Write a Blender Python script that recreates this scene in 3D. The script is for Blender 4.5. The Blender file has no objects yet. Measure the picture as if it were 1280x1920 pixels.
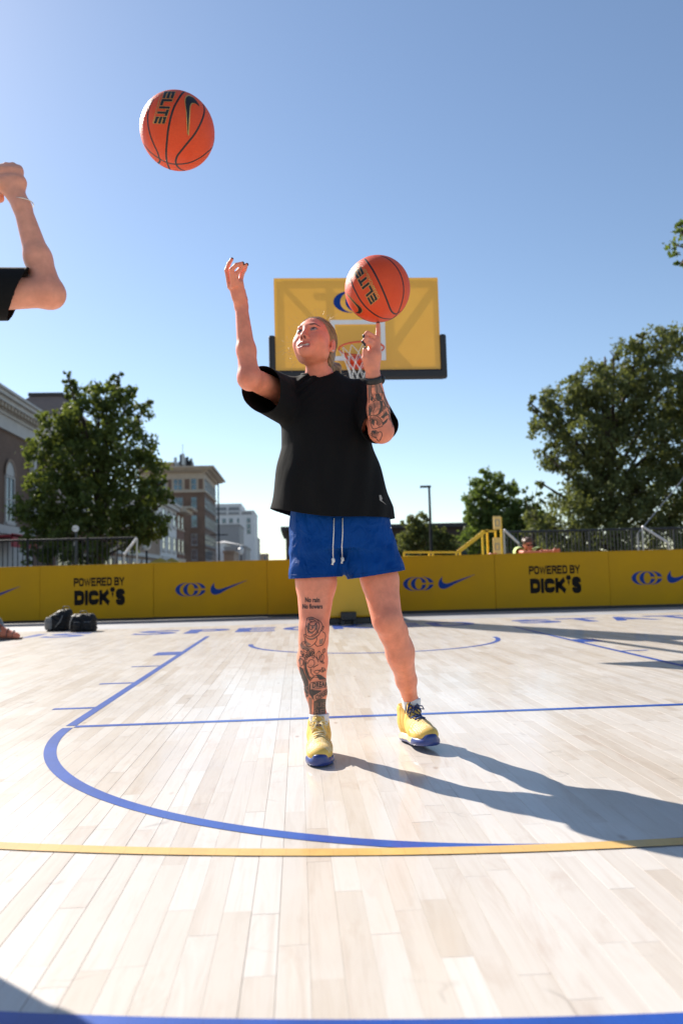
import bpy, bmesh, math, random
import numpy as np
from mathutils import Vector, Matrix
from mathutils.bvhtree import BVHTree
random.seed(7); RNG = np.random.default_rng(11)
scene = bpy.context.scene
col = scene.collection

# ------------------------------------------------------------------ camera, sky, sun, exposure
# court frame: origin on the floor under the middle of the ring, +Y away from the camera, z up, metres
F_PX, PITCH, YAW, ROLL = 1441.95, 0.082845, 0.058251, 0.026081
CAM = np.array([-0.75475, -7.90113, 0.66677])
def _axes():
    cy, sy = math.cos(YAW), math.sin(YAW); cp, sp = math.cos(PITCH), math.sin(PITCH); cr, sr = math.cos(ROLL), math.sin(ROLL)
    x0 = np.array([cy, -sy, 0.]); y0 = np.array([sy, cy, 0.]); z0 = np.array([0, 0, 1.])
    d = cp*y0 + sp*z0; u0 = -sp*y0 + cp*z0
    return cr*x0 - sr*u0, sr*x0 + cr*u0, d
AX_R, AX_U, AX_D = _axes()
cam_data = bpy.data.cameras.new('camera'); cam = bpy.data.objects.new('camera', cam_data); col.objects.link(cam)
cam_data.sensor_fit = 'VERTICAL'; cam_data.sensor_height = 36.0; cam_data.sensor_width = 24.0
cam_data.lens = F_PX / 1920 * 36
cam_data.clip_start = 0.05; cam_data.clip_end = 3000
cam.matrix_world = Matrix(((AX_R[0], AX_U[0], -AX_D[0], CAM[0]), (AX_R[1], AX_U[1], -AX_D[1], CAM[1]), (AX_R[2], AX_U[2], -AX_D[2], CAM[2]), (0, 0, 0, 1)))
cam_data.dof.use_dof = True; cam_data.dof.focus_distance = 2.9; cam_data.dof.aperture_fstop = 2.8
scene.camera = cam
def ray(x, y):
    """direction through a photograph pixel (1280x1920), unit depth"""
    return AX_D + (x - 640)/F_PX*AX_R - (y - 960)/F_PX*AX_U
def at(x, y, Y):
    d = ray(x, y); return CAM + d*((Y - CAM[1])/d[1])
def on_ground(x, y, z=0.0):
    d = ray(x, y); return CAM + d*((z - CAM[2])/d[2])
def project(P):
    P = np.atleast_2d(P) - CAM; d = P@AX_D
    return np.stack([640 + F_PX*(P@AX_R)/d, 960 - F_PX*(P@AX_U)/d], 1), d

SUN_AZ, SUN_EL = math.radians(39.5), math.radians(37.0)     # shadows fall right and towards the camera
SUN_DIR = np.array([-math.sin(SUN_AZ)*math.cos(SUN_EL), math.cos(SUN_AZ)*math.cos(SUN_EL), math.sin(SUN_EL)])  # towards the sun
world = bpy.data.worlds.new('World'); scene.world = world; world.use_nodes = True
wn = world.node_tree.nodes; wl = world.node_tree.links
bg = wn['Background']; sky = wn.new('ShaderNodeTexSky'); sky.sky_type = 'NISHITA'; sky.sun_disc = False
sky.sun_elevation = SUN_EL; sky.sun_rotation = -SUN_AZ
sky.altitude = 200; sky.air_density = 1.0; sky.dust_density = 0.25; sky.ozone_density = 1.2
bg.inputs['Strength'].default_value = 0.086
wl.new(sky.outputs[0], bg.inputs[0])
sun_data = bpy.data.lights.new('sun', 'SUN'); sun_data.energy = 5.0; sun_data.angle = math.radians(0.53); sun_data.color = (1.0, 0.93, 0.83)
sun = bpy.data.objects.new('sun', sun_data); col.objects.link(sun); sun.location = tuple(SUN_DIR*30)
sun.rotation_euler = Vector(tuple(SUN_DIR)).to_track_quat('Z', 'Y').to_euler()
vs = scene.view_settings; vs.view_transform = 'Standard'; vs.look = 'None'; vs.exposure = 0.88; vs.gamma = 1.0; vs.use_curve_mapping = False

# ------------------------------------------------------------------ node helpers and materials
MATS = {}
def new_mat(name):
    m = bpy.data.materials.new(name); m.use_nodes = True; MATS[name] = m
    return m, m.node_tree.nodes, m.node_tree.links, m.node_tree.nodes['Principled BSDF']
def ramp(n, stops):
    r = n.new('ShaderNodeValToRGB'); e = r.color_ramp.elements
    while len(e) < len(stops): e.new(0.5)
    for k, (p, c) in enumerate(stops):
        e[k].position = p; e[k].color = (c, c, c, 1) if isinstance(c, (int, float)) else (*c, 1)
    return r
def coords(n, l, scale=(1, 1, 1), kind='Object'):
    t = n.new('ShaderNodeTexCoord'); mp = n.new('ShaderNodeMapping'); mp.inputs['Scale'].default_value = scale
    l.new(t.outputs[kind], mp.inputs['Vector']); return mp
def noise(n, l, vec, scale, detail=4, rough=0.55, dist=0.0):
    t = n.new('ShaderNodeTexNoise'); t.inputs['Scale'].default_value = scale; t.inputs['Detail'].default_value = detail
    t.inputs['Roughness'].default_value = rough; t.inputs['Distortion'].default_value = dist
    if vec: l.new(vec.outputs[0], t.inputs['Vector'])
    return t
def mixc(n, l, a, b, fac, mode='MIX'):
    m = n.new('ShaderNodeMix'); m.data_type = 'RGBA'; m.blend_type = mode
    for sock, v in ((m.inputs[0], fac), (m.inputs[6], a), (m.inputs[7], b)):
        if isinstance(v, bpy.types.NodeSocket): l.new(v, sock)
        elif isinstance(v, (int, float)): sock.default_value = v
        else: sock.default_value = (*v, 1)
    return m.outputs[2]
def bump(n, l, h, strength, dist, b):
    t = n.new('ShaderNodeBump'); t.inputs['Strength'].default_value = strength; t.inputs['Distance'].default_value = dist
    l.new(h, t.inputs['Height']); l.new(t.outputs[0], b.inputs['Normal']); return t
def simple(name, color, rough=0.6, var=0.12, scale=6.0, bump_s=0.0, bump_scale=60.0, metal=0.0, spec=0.5, kind='Object', **kw):
    """one surface colour with slight uneven tone, wear and fine relief"""
    m, n, l, b = new_mat(name)
    mp = coords(n, l, kind=kind)
    t = noise(n, l, mp, scale, 5, 0.6)
    r = ramp(n, [(0.25, tuple(c*(1 - var) for c in color)), (0.75, tuple(min(1, c*(1 + var)) for c in color))])
    l.new(t.outputs[0], r.inputs[0]); l.new(r.outputs[0], b.inputs['Base Color'])
    rr = ramp(n, [(0.3, max(0, rough - 0.08)), (0.7, min(1, rough + 0.08))]); l.new(t.outputs[0], rr.inputs[0]); l.new(rr.outputs[0], b.inputs['Roughness'])
    b.inputs['Metallic'].default_value = metal; b.inputs['Specular IOR Level'].default_value = spec
    for k, v in kw.items(): b.inputs[k.replace('_', ' ')].default_value = v
    if bump_s:
        t2 = noise(n, l, mp, bump_scale, 3); bump(n, l, t2.outputs[0], bump_s, 0.01, b)
    return m

# ------------------------------------------------------------------ object helpers
def obj(name, mesh, mat=None, parent=None, loc=None, smooth=False):
    o = bpy.data.objects.new(name, mesh); col.objects.link(o)
    if mat and mesh and not mesh.materials: mesh.materials.append(MATS[mat] if isinstance(mat, str) else mat)
    if parent: o.parent = parent
    if loc is not None: o.location = loc
    if smooth and mesh: mesh.polygons.foreach_set('use_smooth', [True]*len(mesh.polygons))
    return o
def tag(o, label=None, cat=None, group=None, kind=None):
    for k, v in (('label', label), ('category', cat), ('group', group), ('kind', kind)):
        if v: o[k] = v
    return o
def empty(name, loc, label=None, cat=None, group=None, kind=None, rz=0.0):
    o = bpy.data.objects.new(name, None); col.objects.link(o); o.location = tuple(loc); o.rotation_euler = (0, 0, rz)
    o.empty_display_size = 0.1
    return tag(o, label, cat, group, kind)
class MB:
    """collects boxes, tubes, sheets; build() links them as one mesh object"""
    def __init__(s, o=(0, 0, 0)): s.v = []; s.f = []; s.o = np.array(o, float)
    def add(s, v, f):
        b = len(s.v); s.v += [tuple(np.asarray(p, float) - s.o) for p in v]; s.f += [tuple(i + b for i in q) for q in f]; return s
    def box(s, a, b, bev=0.0):
        (x0, y0, z0), (x1, y1, z1) = a, b
        if bev <= 0:
            v = [(x0,y0,z0),(x1,y0,z0),(x1,y1,z0),(x0,y1,z0),(x0,y0,z1),(x1,y0,z1),(x1,y1,z1),(x0,y1,z1)]
            return s.add(v, [(3,2,1,0),(4,5,6,7),(0,1,5,4),(1,2,6,5),(2,3,7,6),(3,0,4,7)])
        bm = bmesh.new(); bmesh.ops.create_cube(bm, size=1.0)
        for q in bm.verts: q.co = Vector(((x0+x1)/2 + q.co.x*(x1-x0), (y0+y1)/2 + q.co.y*(y1-y0), (z0+z1)/2 + q.co.z*(z1-z0)))
        bmesh.ops.bevel(bm, geom=bm.edges[:], offset=bev, segments=2, affect='EDGES', profile=0.5)
        bm.verts.index_update(); s.add([tuple(q.co) for q in bm.verts], [[w.index for w in q.verts] for q in bm.faces]); bm.free(); return s
    def tube(s, pts, r, n=8, cap=True, flat=1.0, up=(0, 0, 1)):
        P = [np.asarray(p, float) for p in pts]; R = r if isinstance(r, (list, tuple, np.ndarray)) else [r]*len(P)
        vs_ = []; fs = []
        pn = None
        for i, p in enumerate(P):
            t = (P[min(i+1, len(P)-1)] - P[max(i-1, 0)]); t = t/(np.linalg.norm(t) + 1e-12)
            if pn is None:
                a = np.array(up, float)
                if abs(t@a) > 0.95: a = np.array([1., 0, 0])
                nrm = np.cross(t, a)
            else: nrm = pn - t*(pn@t)
            nrm = nrm/(np.linalg.norm(nrm) + 1e-12); pn = nrm; bn = np.cross(t, nrm)
            for k in range(n):
                a = 2*math.pi*k/n; vs_.append(p + R[i]*(math.cos(a)*nrm + flat*math.sin(a)*bn))
        for i in range(len(P)-1):
            for k in range(n): fs.append((i*n+k, i*n+(k+1) % n, (i+1)*n+(k+1) % n, (i+1)*n+k))
        if cap: fs.append(tuple(range(n-1, -1, -1))); fs.append(tuple((len(P)-1)*n+k for k in range(n)))
        return s.add(vs_, fs)
    def beam(s, p, q, w, h, up=(0, 0, 1)):
        p = np.asarray(p, float); q = np.asarray(q, float); t = q - p; t = t/np.linalg.norm(t); a = np.array(up, float)
        if abs(t@a) > 0.97: a = np.array([0, 1., 0])
        x = np.cross(t, a); x = x/np.linalg.norm(x); y = np.cross(x, t)
        v = [c + sx*x*w/2 + sy*y*h/2 for c in (p, q) for sx, sy in ((-1,-1),(1,-1),(1,1),(-1,1))]
        return s.add(v, [(0,1,2,3)[::-1],(4,5,6,7),(0,1,5,4),(1,2,6,5),(2,3,7,6),(3,0,4,7)])
    def mesh(s, name='m'):
        me = bpy.data.meshes.new(name); me.from_pydata(s.v, [], s.f); me.update(); return me
    def build(s, name, mat, parent=None, loc=None, smooth=False):
        return obj(name, s.mesh(name), mat, parent, loc, smooth)
def pmesh(name, v, f):
    me = bpy.data.meshes.new(name); me.from_pydata([tuple(map(float, p)) for p in v], [], [tuple(map(int, q)) for q in f]); me.update(); return me

# ---- flat drawing: text, block letters, swoosh and double-C mark as 2-D triangle sets (x right, y up)
_tc = {}
def text2d(s, bold=0.0, w=1.0):
    key = (s, bold)
    if key not in _tc:
        cu = bpy.data.curves.new('t', 'FONT'); cu.body = s; cu.offset = bold; cu.resolution_u = 3; cu.space_character = 1.0 + bold*1.5
        o = bpy.data.objects.new('t', cu); col.objects.link(o); bpy.context.view_layer.update()
        me = bpy.data.meshes.new_from_object(o.evaluated_get(bpy.context.evaluated_depsgraph_get()))
        V = np.array([tuple(q.co)[:2] for q in me.vertices]); me.calc_loop_triangles(); T = np.array([tuple(t.vertices) for t in me.loop_triangles])
        bpy.data.objects.remove(o); bpy.data.curves.remove(cu); bpy.data.meshes.remove(me)
        lo, hi = V.min(0), V.max(0); _tc[key] = ((V - lo)/(hi - lo), T, (hi - lo)[0]/(hi - lo)[1])
    V, T, asp = _tc[key]; return V.copy(), T.copy(), asp
def quads2d(rects):
    V = []; T = []
    for (x0, y0, x1, y1) in rects:
        b = len(V); V += [(x0,y0),(x1,y0),(x1,y1),(x0,y1)]; T += [(b,b+1,b+2),(b,b+2,b+3)]
    return np.array(V, float), np.array(T)
def strip2d(A, B):
    A = np.asarray(A, float); B = np.asarray(B, float); n = len(A)
    T = []
    for i in range(n-1): T += [(i, i+1, n+i+1), (i, n+i+1, n+i)]
    return np.vstack([A, B]), np.array(T)
def merge2d(parts):
    V = []; T = []; b = 0
    for v, t in parts: V.append(v); T.append(t + b); b += len(v)
    return np.vstack(V), np.vstack(T)
GLYPH = {  # heavy condensed capitals as strokes on a 0.62 x 1 cell
 'P': [[(0,0),(0,1),(.55,1),(.8,.93),(.8,.57),(.55,.5),(0,.5)]], 'O': [[(.4,0),(.1,.06),(0,.2),(0,.8),(.1,.94),(.4,1),(.7,.94),(.8,.8),(.8,.2),(.7,.06),(.4,0)]], 'W': [[(0,1),(.30,0),(.60,.9),(.90,0),(1.2,1)]], 'E': [[(.75,0),(0,0),(0,1),(.75,1)],[(0,.5),(.65,.5)]],
 'R': [[(0,0),(0,1),(.55,1),(.8,.93),(.8,.6),(.55,.5),(0,.5)],[(.45,.5),(.82,0)]], 'D': [[(0,0),(0,1),(.5,1),(.75,.9),(.8,.75),(.8,.25),(.75,.1),(.5,0),(0,0)]], 'B': [[(0,0),(0,1),(.55,1),(.76,.92),(.76,.6),(.55,.52),(0,.52)],[(.55,.52),(.8,.43),(.8,.08),(.55,0),(0,0)]], 'Y': [[(0,1),(.4,.45),(.8,1)],[(.4,.45),(.4,0)]],
 'I': [[(0,0),(0,1)]], 'C': [[(.8,.36),(.8,.18),(.7,.05),(.4,0),(.1,.05),(0,.2),(0,.8),(.1,.95),(.4,1),(.7,.95),(.8,.82),(.8,.66)]], 'K': [[(0,0),(0,1)],[(.75,1),(.12,.42)],[(.25,.55),(.82,0)]], 'S': [[(0,.30),(.02,.14),(.14,.03),(.4,0),(.66,.03),(.79,.14),(.79,.32),(.66,.44),(.16,.58),(.02,.70),(.02,.86),(.14,.97),(.4,1),(.66,.97),(.78,.86),(.79,.72)]], ' ': []}
def block_text(s, t=.26, gap=.30):
    P = []; x = 0
    for ch in s:
        w = {'I': 0, 'W': 1.2, ' ': .1}.get(ch, .8)
        for st in GLYPH[ch]:
            Q = np.array(st, float); closed = np.allclose(Q[0], Q[-1]); Q[:, 1] = t/2 + Q[:, 1]*(1-t); Q[:, 0] += x
            T = np.diff(Q, axis=0); T /= np.linalg.norm(T, axis=1)[:, None] + 1e-9; N = np.stack([-T[:,1], T[:,0]], 1); A = []; B = []
            for i in range(len(Q)):
                a = N[i-1] if i else (N[-1] if closed else N[0]); b = N[i] if i < len(N) else (N[0] if closed else N[-1]); m = (a + b); m /= np.linalg.norm(m) + 1e-9; k = min(1/max(m@b, .4), 1.6)
                e = np.zeros(2)
                if not closed and i == 0: e = -T[0]*t/2*(abs(T[0][1]) < .9 or ch in 'IPRDBEKY')*(1 if ch in 'EIPRDBKYW' else 0)
                if not closed and i == len(Q)-1: e = T[-1]*t/2*(1 if ch in 'EIPRDBKYW' else 0)
                A.append(Q[i] + e + m*k*t/2); B.append(Q[i] + e - m*k*t/2)
            P.append(strip2d(A, B))
        x += w + t + gap*.35
    V, T = merge2d(P); V -= V.min(0); V /= V.max(0); return V, T
def ELITE2d(g=0.0):
    R = []; x = 0
    for ch in 'ELITE':
        s = 0.20
        if ch == 'E': w = 0.85; q = [(0,.39,s,.61),(0,0,w,s+.02),(0,1-s-.02,w,1),(0,.39,w,.61),(0,0,s,.3),(0,.7,s,1)]
        elif ch == 'L': w = 0.8; q = [(0,0,s+.04,1),(0,0,w,s+.02)]
        elif ch == 'I': w = 0.24; q = [(0,0,w,1)]
        else: w = 0.8; q = [(w/2-.12,0,w/2+.12,1),(0,1-s-.02,w,1)]
        R += [(x+a-g, b-g, x+c+g, d+g) for a, b, c, d in q]; x += w + 0.17
    V, T = quads2d(R); V[:, 0] /= (x - 0.17); return V, T
def SWOOSH2d(g=0.0):
    lo = np.array([(1240,122),(1080,192),(900,270),(820,315),(760,345),(720,356),(690,360),(660,355),(640,345),(622,322),(615,300),(611,275),(612,260),(618,235),(630,210),(652,175),(680,140)], float)
    hi = np.array([(1240,118),(1120,157),(1000,195),(900,227),(830,250),(805,258),(780,265),(750,267),(730,265),(715,262),(703,255),(692,245),(685,235),(679,218),(675,200),(676,175),(680,140)], float)
    hi[:, 1] -= g*400*0.4; lo[:, 1] += g*400*0.4; lo[:, 0] -= g*200*0.5
    V, T = strip2d(lo, hi); V = (V - [611, 118])/[629, 242]; V[:, 1] = 1 - V[:, 1]; return V, T
def CC2d():
    def arc(cx, rx, ry, a0, a1, n=22): a = np.radians(np.linspace(a0, a1, n)); return np.stack([cx + rx*np.cos(a), 258 - ry*np.sin(a)], 1)
    P = [strip2d(arc(235,185,122,85,275), arc(258,138,119,85,275)), strip2d(arc(298,123,113,88,270), arc(298,57,101,88,270))]
    for s in (1, -1):
        P += [strip2d(arc(298,123,113,s*9,s*90,12), arc(298,57,101,s*10,s*90,12)), strip2d(arc(350,187,122,s*8,s*88,14), arc(345,120,118,s*9,s*84,14))]
    V, T = merge2d(P); V = (V - [50, 136])/[487, 244]; V[:, 1] = 1 - V[:, 1]; return V, T
def refine2d(V, T, maxlen):
    V = [tuple(p) for p in V]; T = [tuple(t) for t in T]; 
    for _ in range(8):
        nt = []; mid = {}; ch = False
        def m(a, b):
            k = (min(a, b), max(a, b))
            if k not in mid: V.append(((V[a][0]+V[b][0])/2, (V[a][1]+V[b][1])/2)); mid[k] = len(V)-1
            return mid[k]
        L = {}
        for t in T:
            for a, b in ((t[0],t[1]),(t[1],t[2]),(t[2],t[0])):
                k = (min(a,b), max(a,b))
                if k not in L: L[k] = math.hypot(V[a][0]-V[b][0], V[a][1]-V[b][1])
        for t in T:
            e = [(t[i], t[(i+1) % 3]) for i in range(3)]; ln = [L[(min(a,b), max(a,b))] for a, b in e]; i = int(np.argmax(ln))
            if ln[i] > maxlen:
                a, b = e[i]; c = t[(i+2) % 3]; q = m(a, b); nt += [(a, q, c), (q, b, c)]; ch = True
            else: nt.append(t)
        T = nt
        if not ch: break
    # triangles split on one side leave T-junctions: harmless, the sheet stays on the surface
    return np.array(V), np.array(T)
def flat_sheet(name, VT, o, ex, ey, mat, parent, base=(0, 0, 0), thick=0.0):
    V, T = VT; o = np.asarray(o, float) - np.asarray(base, float); P = o + V[:, :1]*np.asarray(ex, float) + V[:, 1:2]*np.asarray(ey, float)
    return obj(name, pmesh(name, P, T), mat, parent)
# ------------------------------------------------------------------ surface materials
def wood_mat():
    m, n, l, b = new_mat('maple')
    geo = n.new('ShaderNodeNewGeometry'); oi = n.new('ShaderNodeObjectInfo'); at_ = n.new('ShaderNodeAttribute'); at_.attribute_name = 'tone'
    ad = n.new('ShaderNodeMath'); ad.operation = 'ADD'; l.new(oi.outputs['Random'], ad.inputs[0]); l.new(at_.outputs['Fac'], ad.inputs[1])
    fr = n.new('ShaderNodeMath'); fr.operation = 'FRACT'; l.new(ad.outputs[0], fr.inputs[0])
    tone = ramp(n, [(0.0, (0.490, 0.430, 0.362)), (0.14, (0.528, 0.476, 0.414)), (0.42, (0.560, 0.515, 0.460)), (0.75, (0.590, 0.552, 0.505)), (1.0, (0.535, 0.485, 0.425))]); l.new(fr.outputs[0], tone.inputs[0])
    # grain runs along the strips; every plank shifts it by its own tone
    mp = n.new('ShaderNodeMapping'); mp.inputs['Scale'].default_value = (26, 1.6, 1); l.new(geo.outputs['Position'], mp.inputs['Vector'])
    sh = n.new('ShaderNodeCombineXYZ'); mu = n.new('ShaderNodeMath'); mu.operation = 'MULTIPLY'; mu.inputs[1].default_value = 37.0
    l.new(fr.outputs[0], mu.inputs[0]); l.new(mu.outputs[0], sh.inputs[2]); l.new(mu.outputs[0], sh.inputs[1]); l.new(sh.outputs[0], mp.inputs['Location'])
    g = noise(n, l, mp, 1.0, 7, 0.65, 1.4)
    gr = ramp(n, [(0.3, (0.87, 0.83, 0.79)), (0.52, (1, 1, 1)), (0.75, (0.93, 0.90, 0.87))]); l.new(g.outputs[0], gr.inputs[0])
    c1 = mixc(n, l, tone.outputs[0], gr.outputs[0], 0.85, 'MULTIPLY')
    # cloudy mineral streaks, dust and scuffs
    mp2 = n.new('ShaderNodeMapping'); mp2.inputs['Scale'].default_value = (7, 1.7, 1); l.new(geo.outputs['Position'], mp2.inputs['Vector']); l.new(sh.outputs[0], mp2.inputs['Location'])
    g2 = noise(n, l, mp2, 1.0, 5, 0.7, 0.8); r2 = ramp(n, [(0.56, 0), (0.74, 1)]); l.new(g2.outputs[0], r2.inputs[0])
    c2 = mixc(n, l, c1, (0.40, 0.285, 0.20), r2.outputs[0]);
    mm = n.new('ShaderNodeMath'); mm.operation = 'MULTIPLY'; mm.inputs[1].default_value = 0.42; l.new(r2.outputs[0], mm.inputs[0])
    c2 = mixc(n, l, c1, (0.36, 0.25, 0.175), mm.outputs[0])
    # small pin knots
    mp3 = n.new('ShaderNodeMapping'); mp3.inputs['Scale'].default_value = (5.2, 2.4, 1); l.new(geo.outputs['Position'], mp3.inputs['Vector'])
    vo = n.new('ShaderNodeTexVoronoi'); vo.inputs['Scale'].default_value = 1.0; l.new(mp3.outputs[0], vo.inputs['Vector'])
    r3 = ramp(n, [(0.02, 1), (0.065, 0)]); l.new(vo.outputs['Distance'], r3.inputs[0])
    c3 = mixc(n, l, c2, (0.20, 0.105, 0.06), r3.outputs[0])
    mk = n.new('ShaderNodeMath'); mk.operation = 'MULTIPLY'; mk.inputs[1].default_value = 0.5; l.new(r3.outputs[0], mk.inputs[0])
    c3 = mixc(n, l, c2, (0.22, 0.12, 0.07), mk.outputs[0])
    # rubber scuffs: short thin curved marks here and there, and a broad uneven dustiness
    vs_ = n.new('ShaderNodeTexVoronoi'); vs_.feature = 'DISTANCE_TO_EDGE'; vs_.inputs['Scale'].default_value = 1.7; wv = noise(n, l, None, 2.3, 3); l.new(geo.outputs['Position'], wv.inputs['Vector'])
    dv = n.new('ShaderNodeVectorMath'); dv.operation = 'MULTIPLY_ADD'; dv.inputs[1].default_value = (.9, .9, 0); l.new(wv.outputs['Color'], dv.inputs[0]); l.new(geo.outputs['Position'], dv.inputs[2]); l.new(dv.outputs[0], vs_.inputs['Vector'])
    rs_ = ramp(n, [(0.0, 1), (0.012, 0)]); l.new(vs_.outputs['Distance'], rs_.inputs[0]); mk2 = noise(n, l, None, 4.0, 3); l.new(geo.outputs['Position'], mk2.inputs['Vector']); rm_ = ramp(n, [(0.57, 0), (0.66, .35)]); l.new(mk2.outputs[0], rm_.inputs[0])
    pr = n.new('ShaderNodeMath'); pr.operation = 'MULTIPLY'; l.new(rs_.outputs[0], pr.inputs[0]); l.new(rm_.outputs[0], pr.inputs[1]); c3 = mixc(n, l, c3, (.10, .085, .075), pr.outputs[0])
    du = noise(n, l, None, .9, 5, .65); l.new(geo.outputs['Position'], du.inputs['Vector']); rd = ramp(n, [(0.3, (.92, .90, .88)), (0.7, (1.03, 1.03, 1.04))]); l.new(du.outputs[0], rd.inputs[0]); c3 = mixc(n, l, c3, rd.outputs[0], 1.0, 'MULTIPLY')
    l.new(c3, b.inputs['Base Color'])
    t = noise(n, l, None, 3.0, 6, 0.7); l.new(geo.outputs['Position'], t.inputs['Vector'])
    rr = ramp(n, [(0.3, 0.44), (0.7, 0.60)]); l.new(t.outputs[0], rr.inputs[0]); l.new(rr.outputs[0], b.inputs['Roughness'])
    b.inputs['Specular IOR Level'].default_value = 0.25; b.inputs['Coat Weight'].default_value = 0.45
    rc_ = ramp(n, [(0.35, 0.07), (0.65, 0.16)]); l.new(t.outputs[0], rc_.inputs[0]); l.new(rc_.outputs[0], b.inputs['Coat Roughness'])
    bump(n, l, g.outputs[0], 0.06, 0.003, b)
wood_mat()
def paint_mat(name, color, dirt):
    """court paint: seams between the strips show through, uneven coverage and rubber marks"""
    m, n, l, b = new_mat(name)
    geo = n.new('ShaderNodeNewGeometry'); sp = n.new('ShaderNodeSeparateXYZ'); l.new(geo.outputs['Position'], sp.inputs[0])
    md = n.new('ShaderNodeMath'); md.operation = 'PINGPONG'; md.inputs[1].default_value = 0.0285; l.new(sp.outputs[0], md.inputs[0])
    r = ramp(n, [(0.0, 1), (0.035, 0)]); sc_ = n.new('ShaderNodeMath'); sc_.operation = 'MULTIPLY'; sc_.inputs[1].default_value = 1/0.0285
    l.new(md.outputs[0], sc_.inputs[0]); l.new(sc_.outputs[0], r.inputs[0])
    t = noise(n, l, None, 5.0, 6, 0.7); l.new(geo.outputs['Position'], t.inputs['Vector'])
    rt = ramp(n, [(0.3, tuple(c*0.85 for c in color)), (0.7, tuple(min(1, c*1.18) for c in color))]); l.new(t.outputs[0], rt.inputs[0])
    mm = n.new('ShaderNodeMath'); mm.operation = 'MULTIPLY'; mm.inputs[1].default_value = 0.45; l.new(r.outputs[0], mm.inputs[0])
    l.new(mixc(n, l, rt.outputs[0], dirt, mm.outputs[0]), b.inputs['Base Color'])
    b.inputs['Roughness'].default_value = 0.5; b.inputs['Specular IOR Level'].default_value = 0.25; b.inputs['Coat Weight'].default_value = 0.35; b.inputs['Coat Roughness'].default_value = 0.12
paint_mat('court_blue', (0.013, 0.062, 0.31), (0.01, 0.02, 0.10))
paint_mat('court_yellow', (0.58, 0.36, 0.105), (0.25, 0.13, 0.02))
simple('slab', (0.10, 0.08, 0.06), 0.8)
def ground_mat():
    m, n, l, b = new_mat('asphalt'); mp = coords(n, l)
    a = noise(n, l, mp, 0.35, 6, 0.65); r = ramp(n, [(0.3, (0.105, 0.105, 0.11)), (0.7, (0.175, 0.172, 0.17))]); l.new(a.outputs[0], r.inputs[0])
    s = noise(n, l, mp, 140, 3, 0.7); rs = ramp(n, [(0.35, 0.75), (0.65, 1.2)]); l.new(s.outputs[0], rs.inputs[0])
    l.new(mixc(n, l, r.outputs[0], rs.outputs[0], 0.6, 'MULTIPLY'), b.inputs['Base Color']); b.inputs['Roughness'].default_value = 0.85
    bump(n, l, s.outputs[0], 0.4, 0.006, b)
ground_mat()
simple('apron_grey', (0.30, 0.30, 0.31), 0.6, 0.15, 1.5, 0.15, 90)
simple('barrier_gold', (0.50, 0.262, 0.002), 0.6, 0.09, 1.6, 0.35, 2.2, spec=0.2)
simple('barrier_black', (0.012, 0.011, 0.010), 0.5, 0.2)
simple('print_blue', (0.006, 0.042, 0.235), 0.65, 0.06, 9, spec=0.15)
simple('print_black', (0.010, 0.008, 0.007), 0.7, 0.1, 9, spec=0.15)
simple('pad_gold', (0.66, 0.36, 0.010), 0.4, 0.05, 2.0, 0.10, 30)
simple('pad_black', (0.016, 0.016, 0.018), 0.55, 0.25, 5, 0.2, 40)
simple('frame_black', (0.02, 0.02, 0.022), 0.4, 0.2, metal=0.3)
simple('rim_red', (0.62, 0.065, 0.025), 0.33, 0.1, 12)
simple('net_white', (0.80, 0.78, 0.74), 0.8, 0.1, 40, 0.3, 400)
simple('white_paint', (0.78, 0.77, 0.76), 0.45, 0.05)

# ------------------------------------------------------------------ ground, apron, court floor
ZG = -0.045
mb = MB(); mb.add([(-900,-60,ZG),(900,-60,ZG),(900,1500,ZG),(-900,1500,ZG)], [(0,1,2,3)])
tag(mb.build('ground', 'asphalt'), kind='structure')
COURT_Y1, COURT_Y0, COURT_X = 3.27, -9.3, 8.5
mb = MB(); mb.box((-12, COURT_Y1+0.01, ZG+0.004), (12, 5.4, -0.003), 0); ap = mb.build('floor_apron', 'apron_grey'); tag(ap, kind='structure')
floor = MB().box((-COURT_X, COURT_Y0, ZG+0.004), (COURT_X, COURT_Y1, -0.012)).build('court_floor', 'slab'); tag(floor, kind='structure')
PW = 0.057; LENS = [0.24, 0.33, 0.42, 0.53, 0.66, 0.80, 0.95]
def plank_mesh(L, W=PW, gap=0.0006, bv=0.0003, t=0.010):
    x = W/2 - gap/2; y = L/2 - gap/2
    by = .0003; y = L/2 - .0001; v = [(-x+bv,-y+by,0),(x-bv,-y+by,0),(x-bv,y-by,0),(-x+bv,y-by,0),(-x,-y,-bv),(x,-y,-bv),(x,y,-bv),(-x,y,-bv),(-x,-y,-t),(x,-y,-t),(x,y,-t),(-x,y,-t)]
    f = [(0,1,2,3)]
    for k in range(4):
        j = (k+1) % 4; f += [(k+4, j+4, j, k), (k+8, j+8, j+4, k+4)]
    return v, f
rp = random.Random(5); planks = []
nx = int(2*COURT_X/PW)
for i in range(nx):
    x = -COURT_X + (i + 0.5)*PW; y = COURT_Y0 - rp.random()*0.9
    gap = rp.choice((0.0014, 0.0018, 0.0022)) if rp.random() < 0.14 else rp.choice((0.0001, 0.0002, 0.0002, 0.0005))
    while y < COURT_Y1 - 0.05:
        L = rp.choice(LENS)
        if y + L > COURT_Y1: L = COURT_Y1 - y
        if y + L > COURT_Y0: planks.append((x, y + L/2, L, gap, rp.random()))
        y += L
pc = np.array([(p[0], p[1], 0) for p in planks]); uv, dd = project(pc)
inv = (dd > 0.6) & (uv[:, 0] > -40) & (uv[:, 0] < 1320) & (uv[:, 1] > 1100) & (uv[:, 1] < 1990)
score = np.array([p[2] for p in planks])/np.maximum(dd, 0.3)**3; score[~inv] = -1
std = np.array([p[2] in LENS for p in planks]); score[~std] = -1
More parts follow.
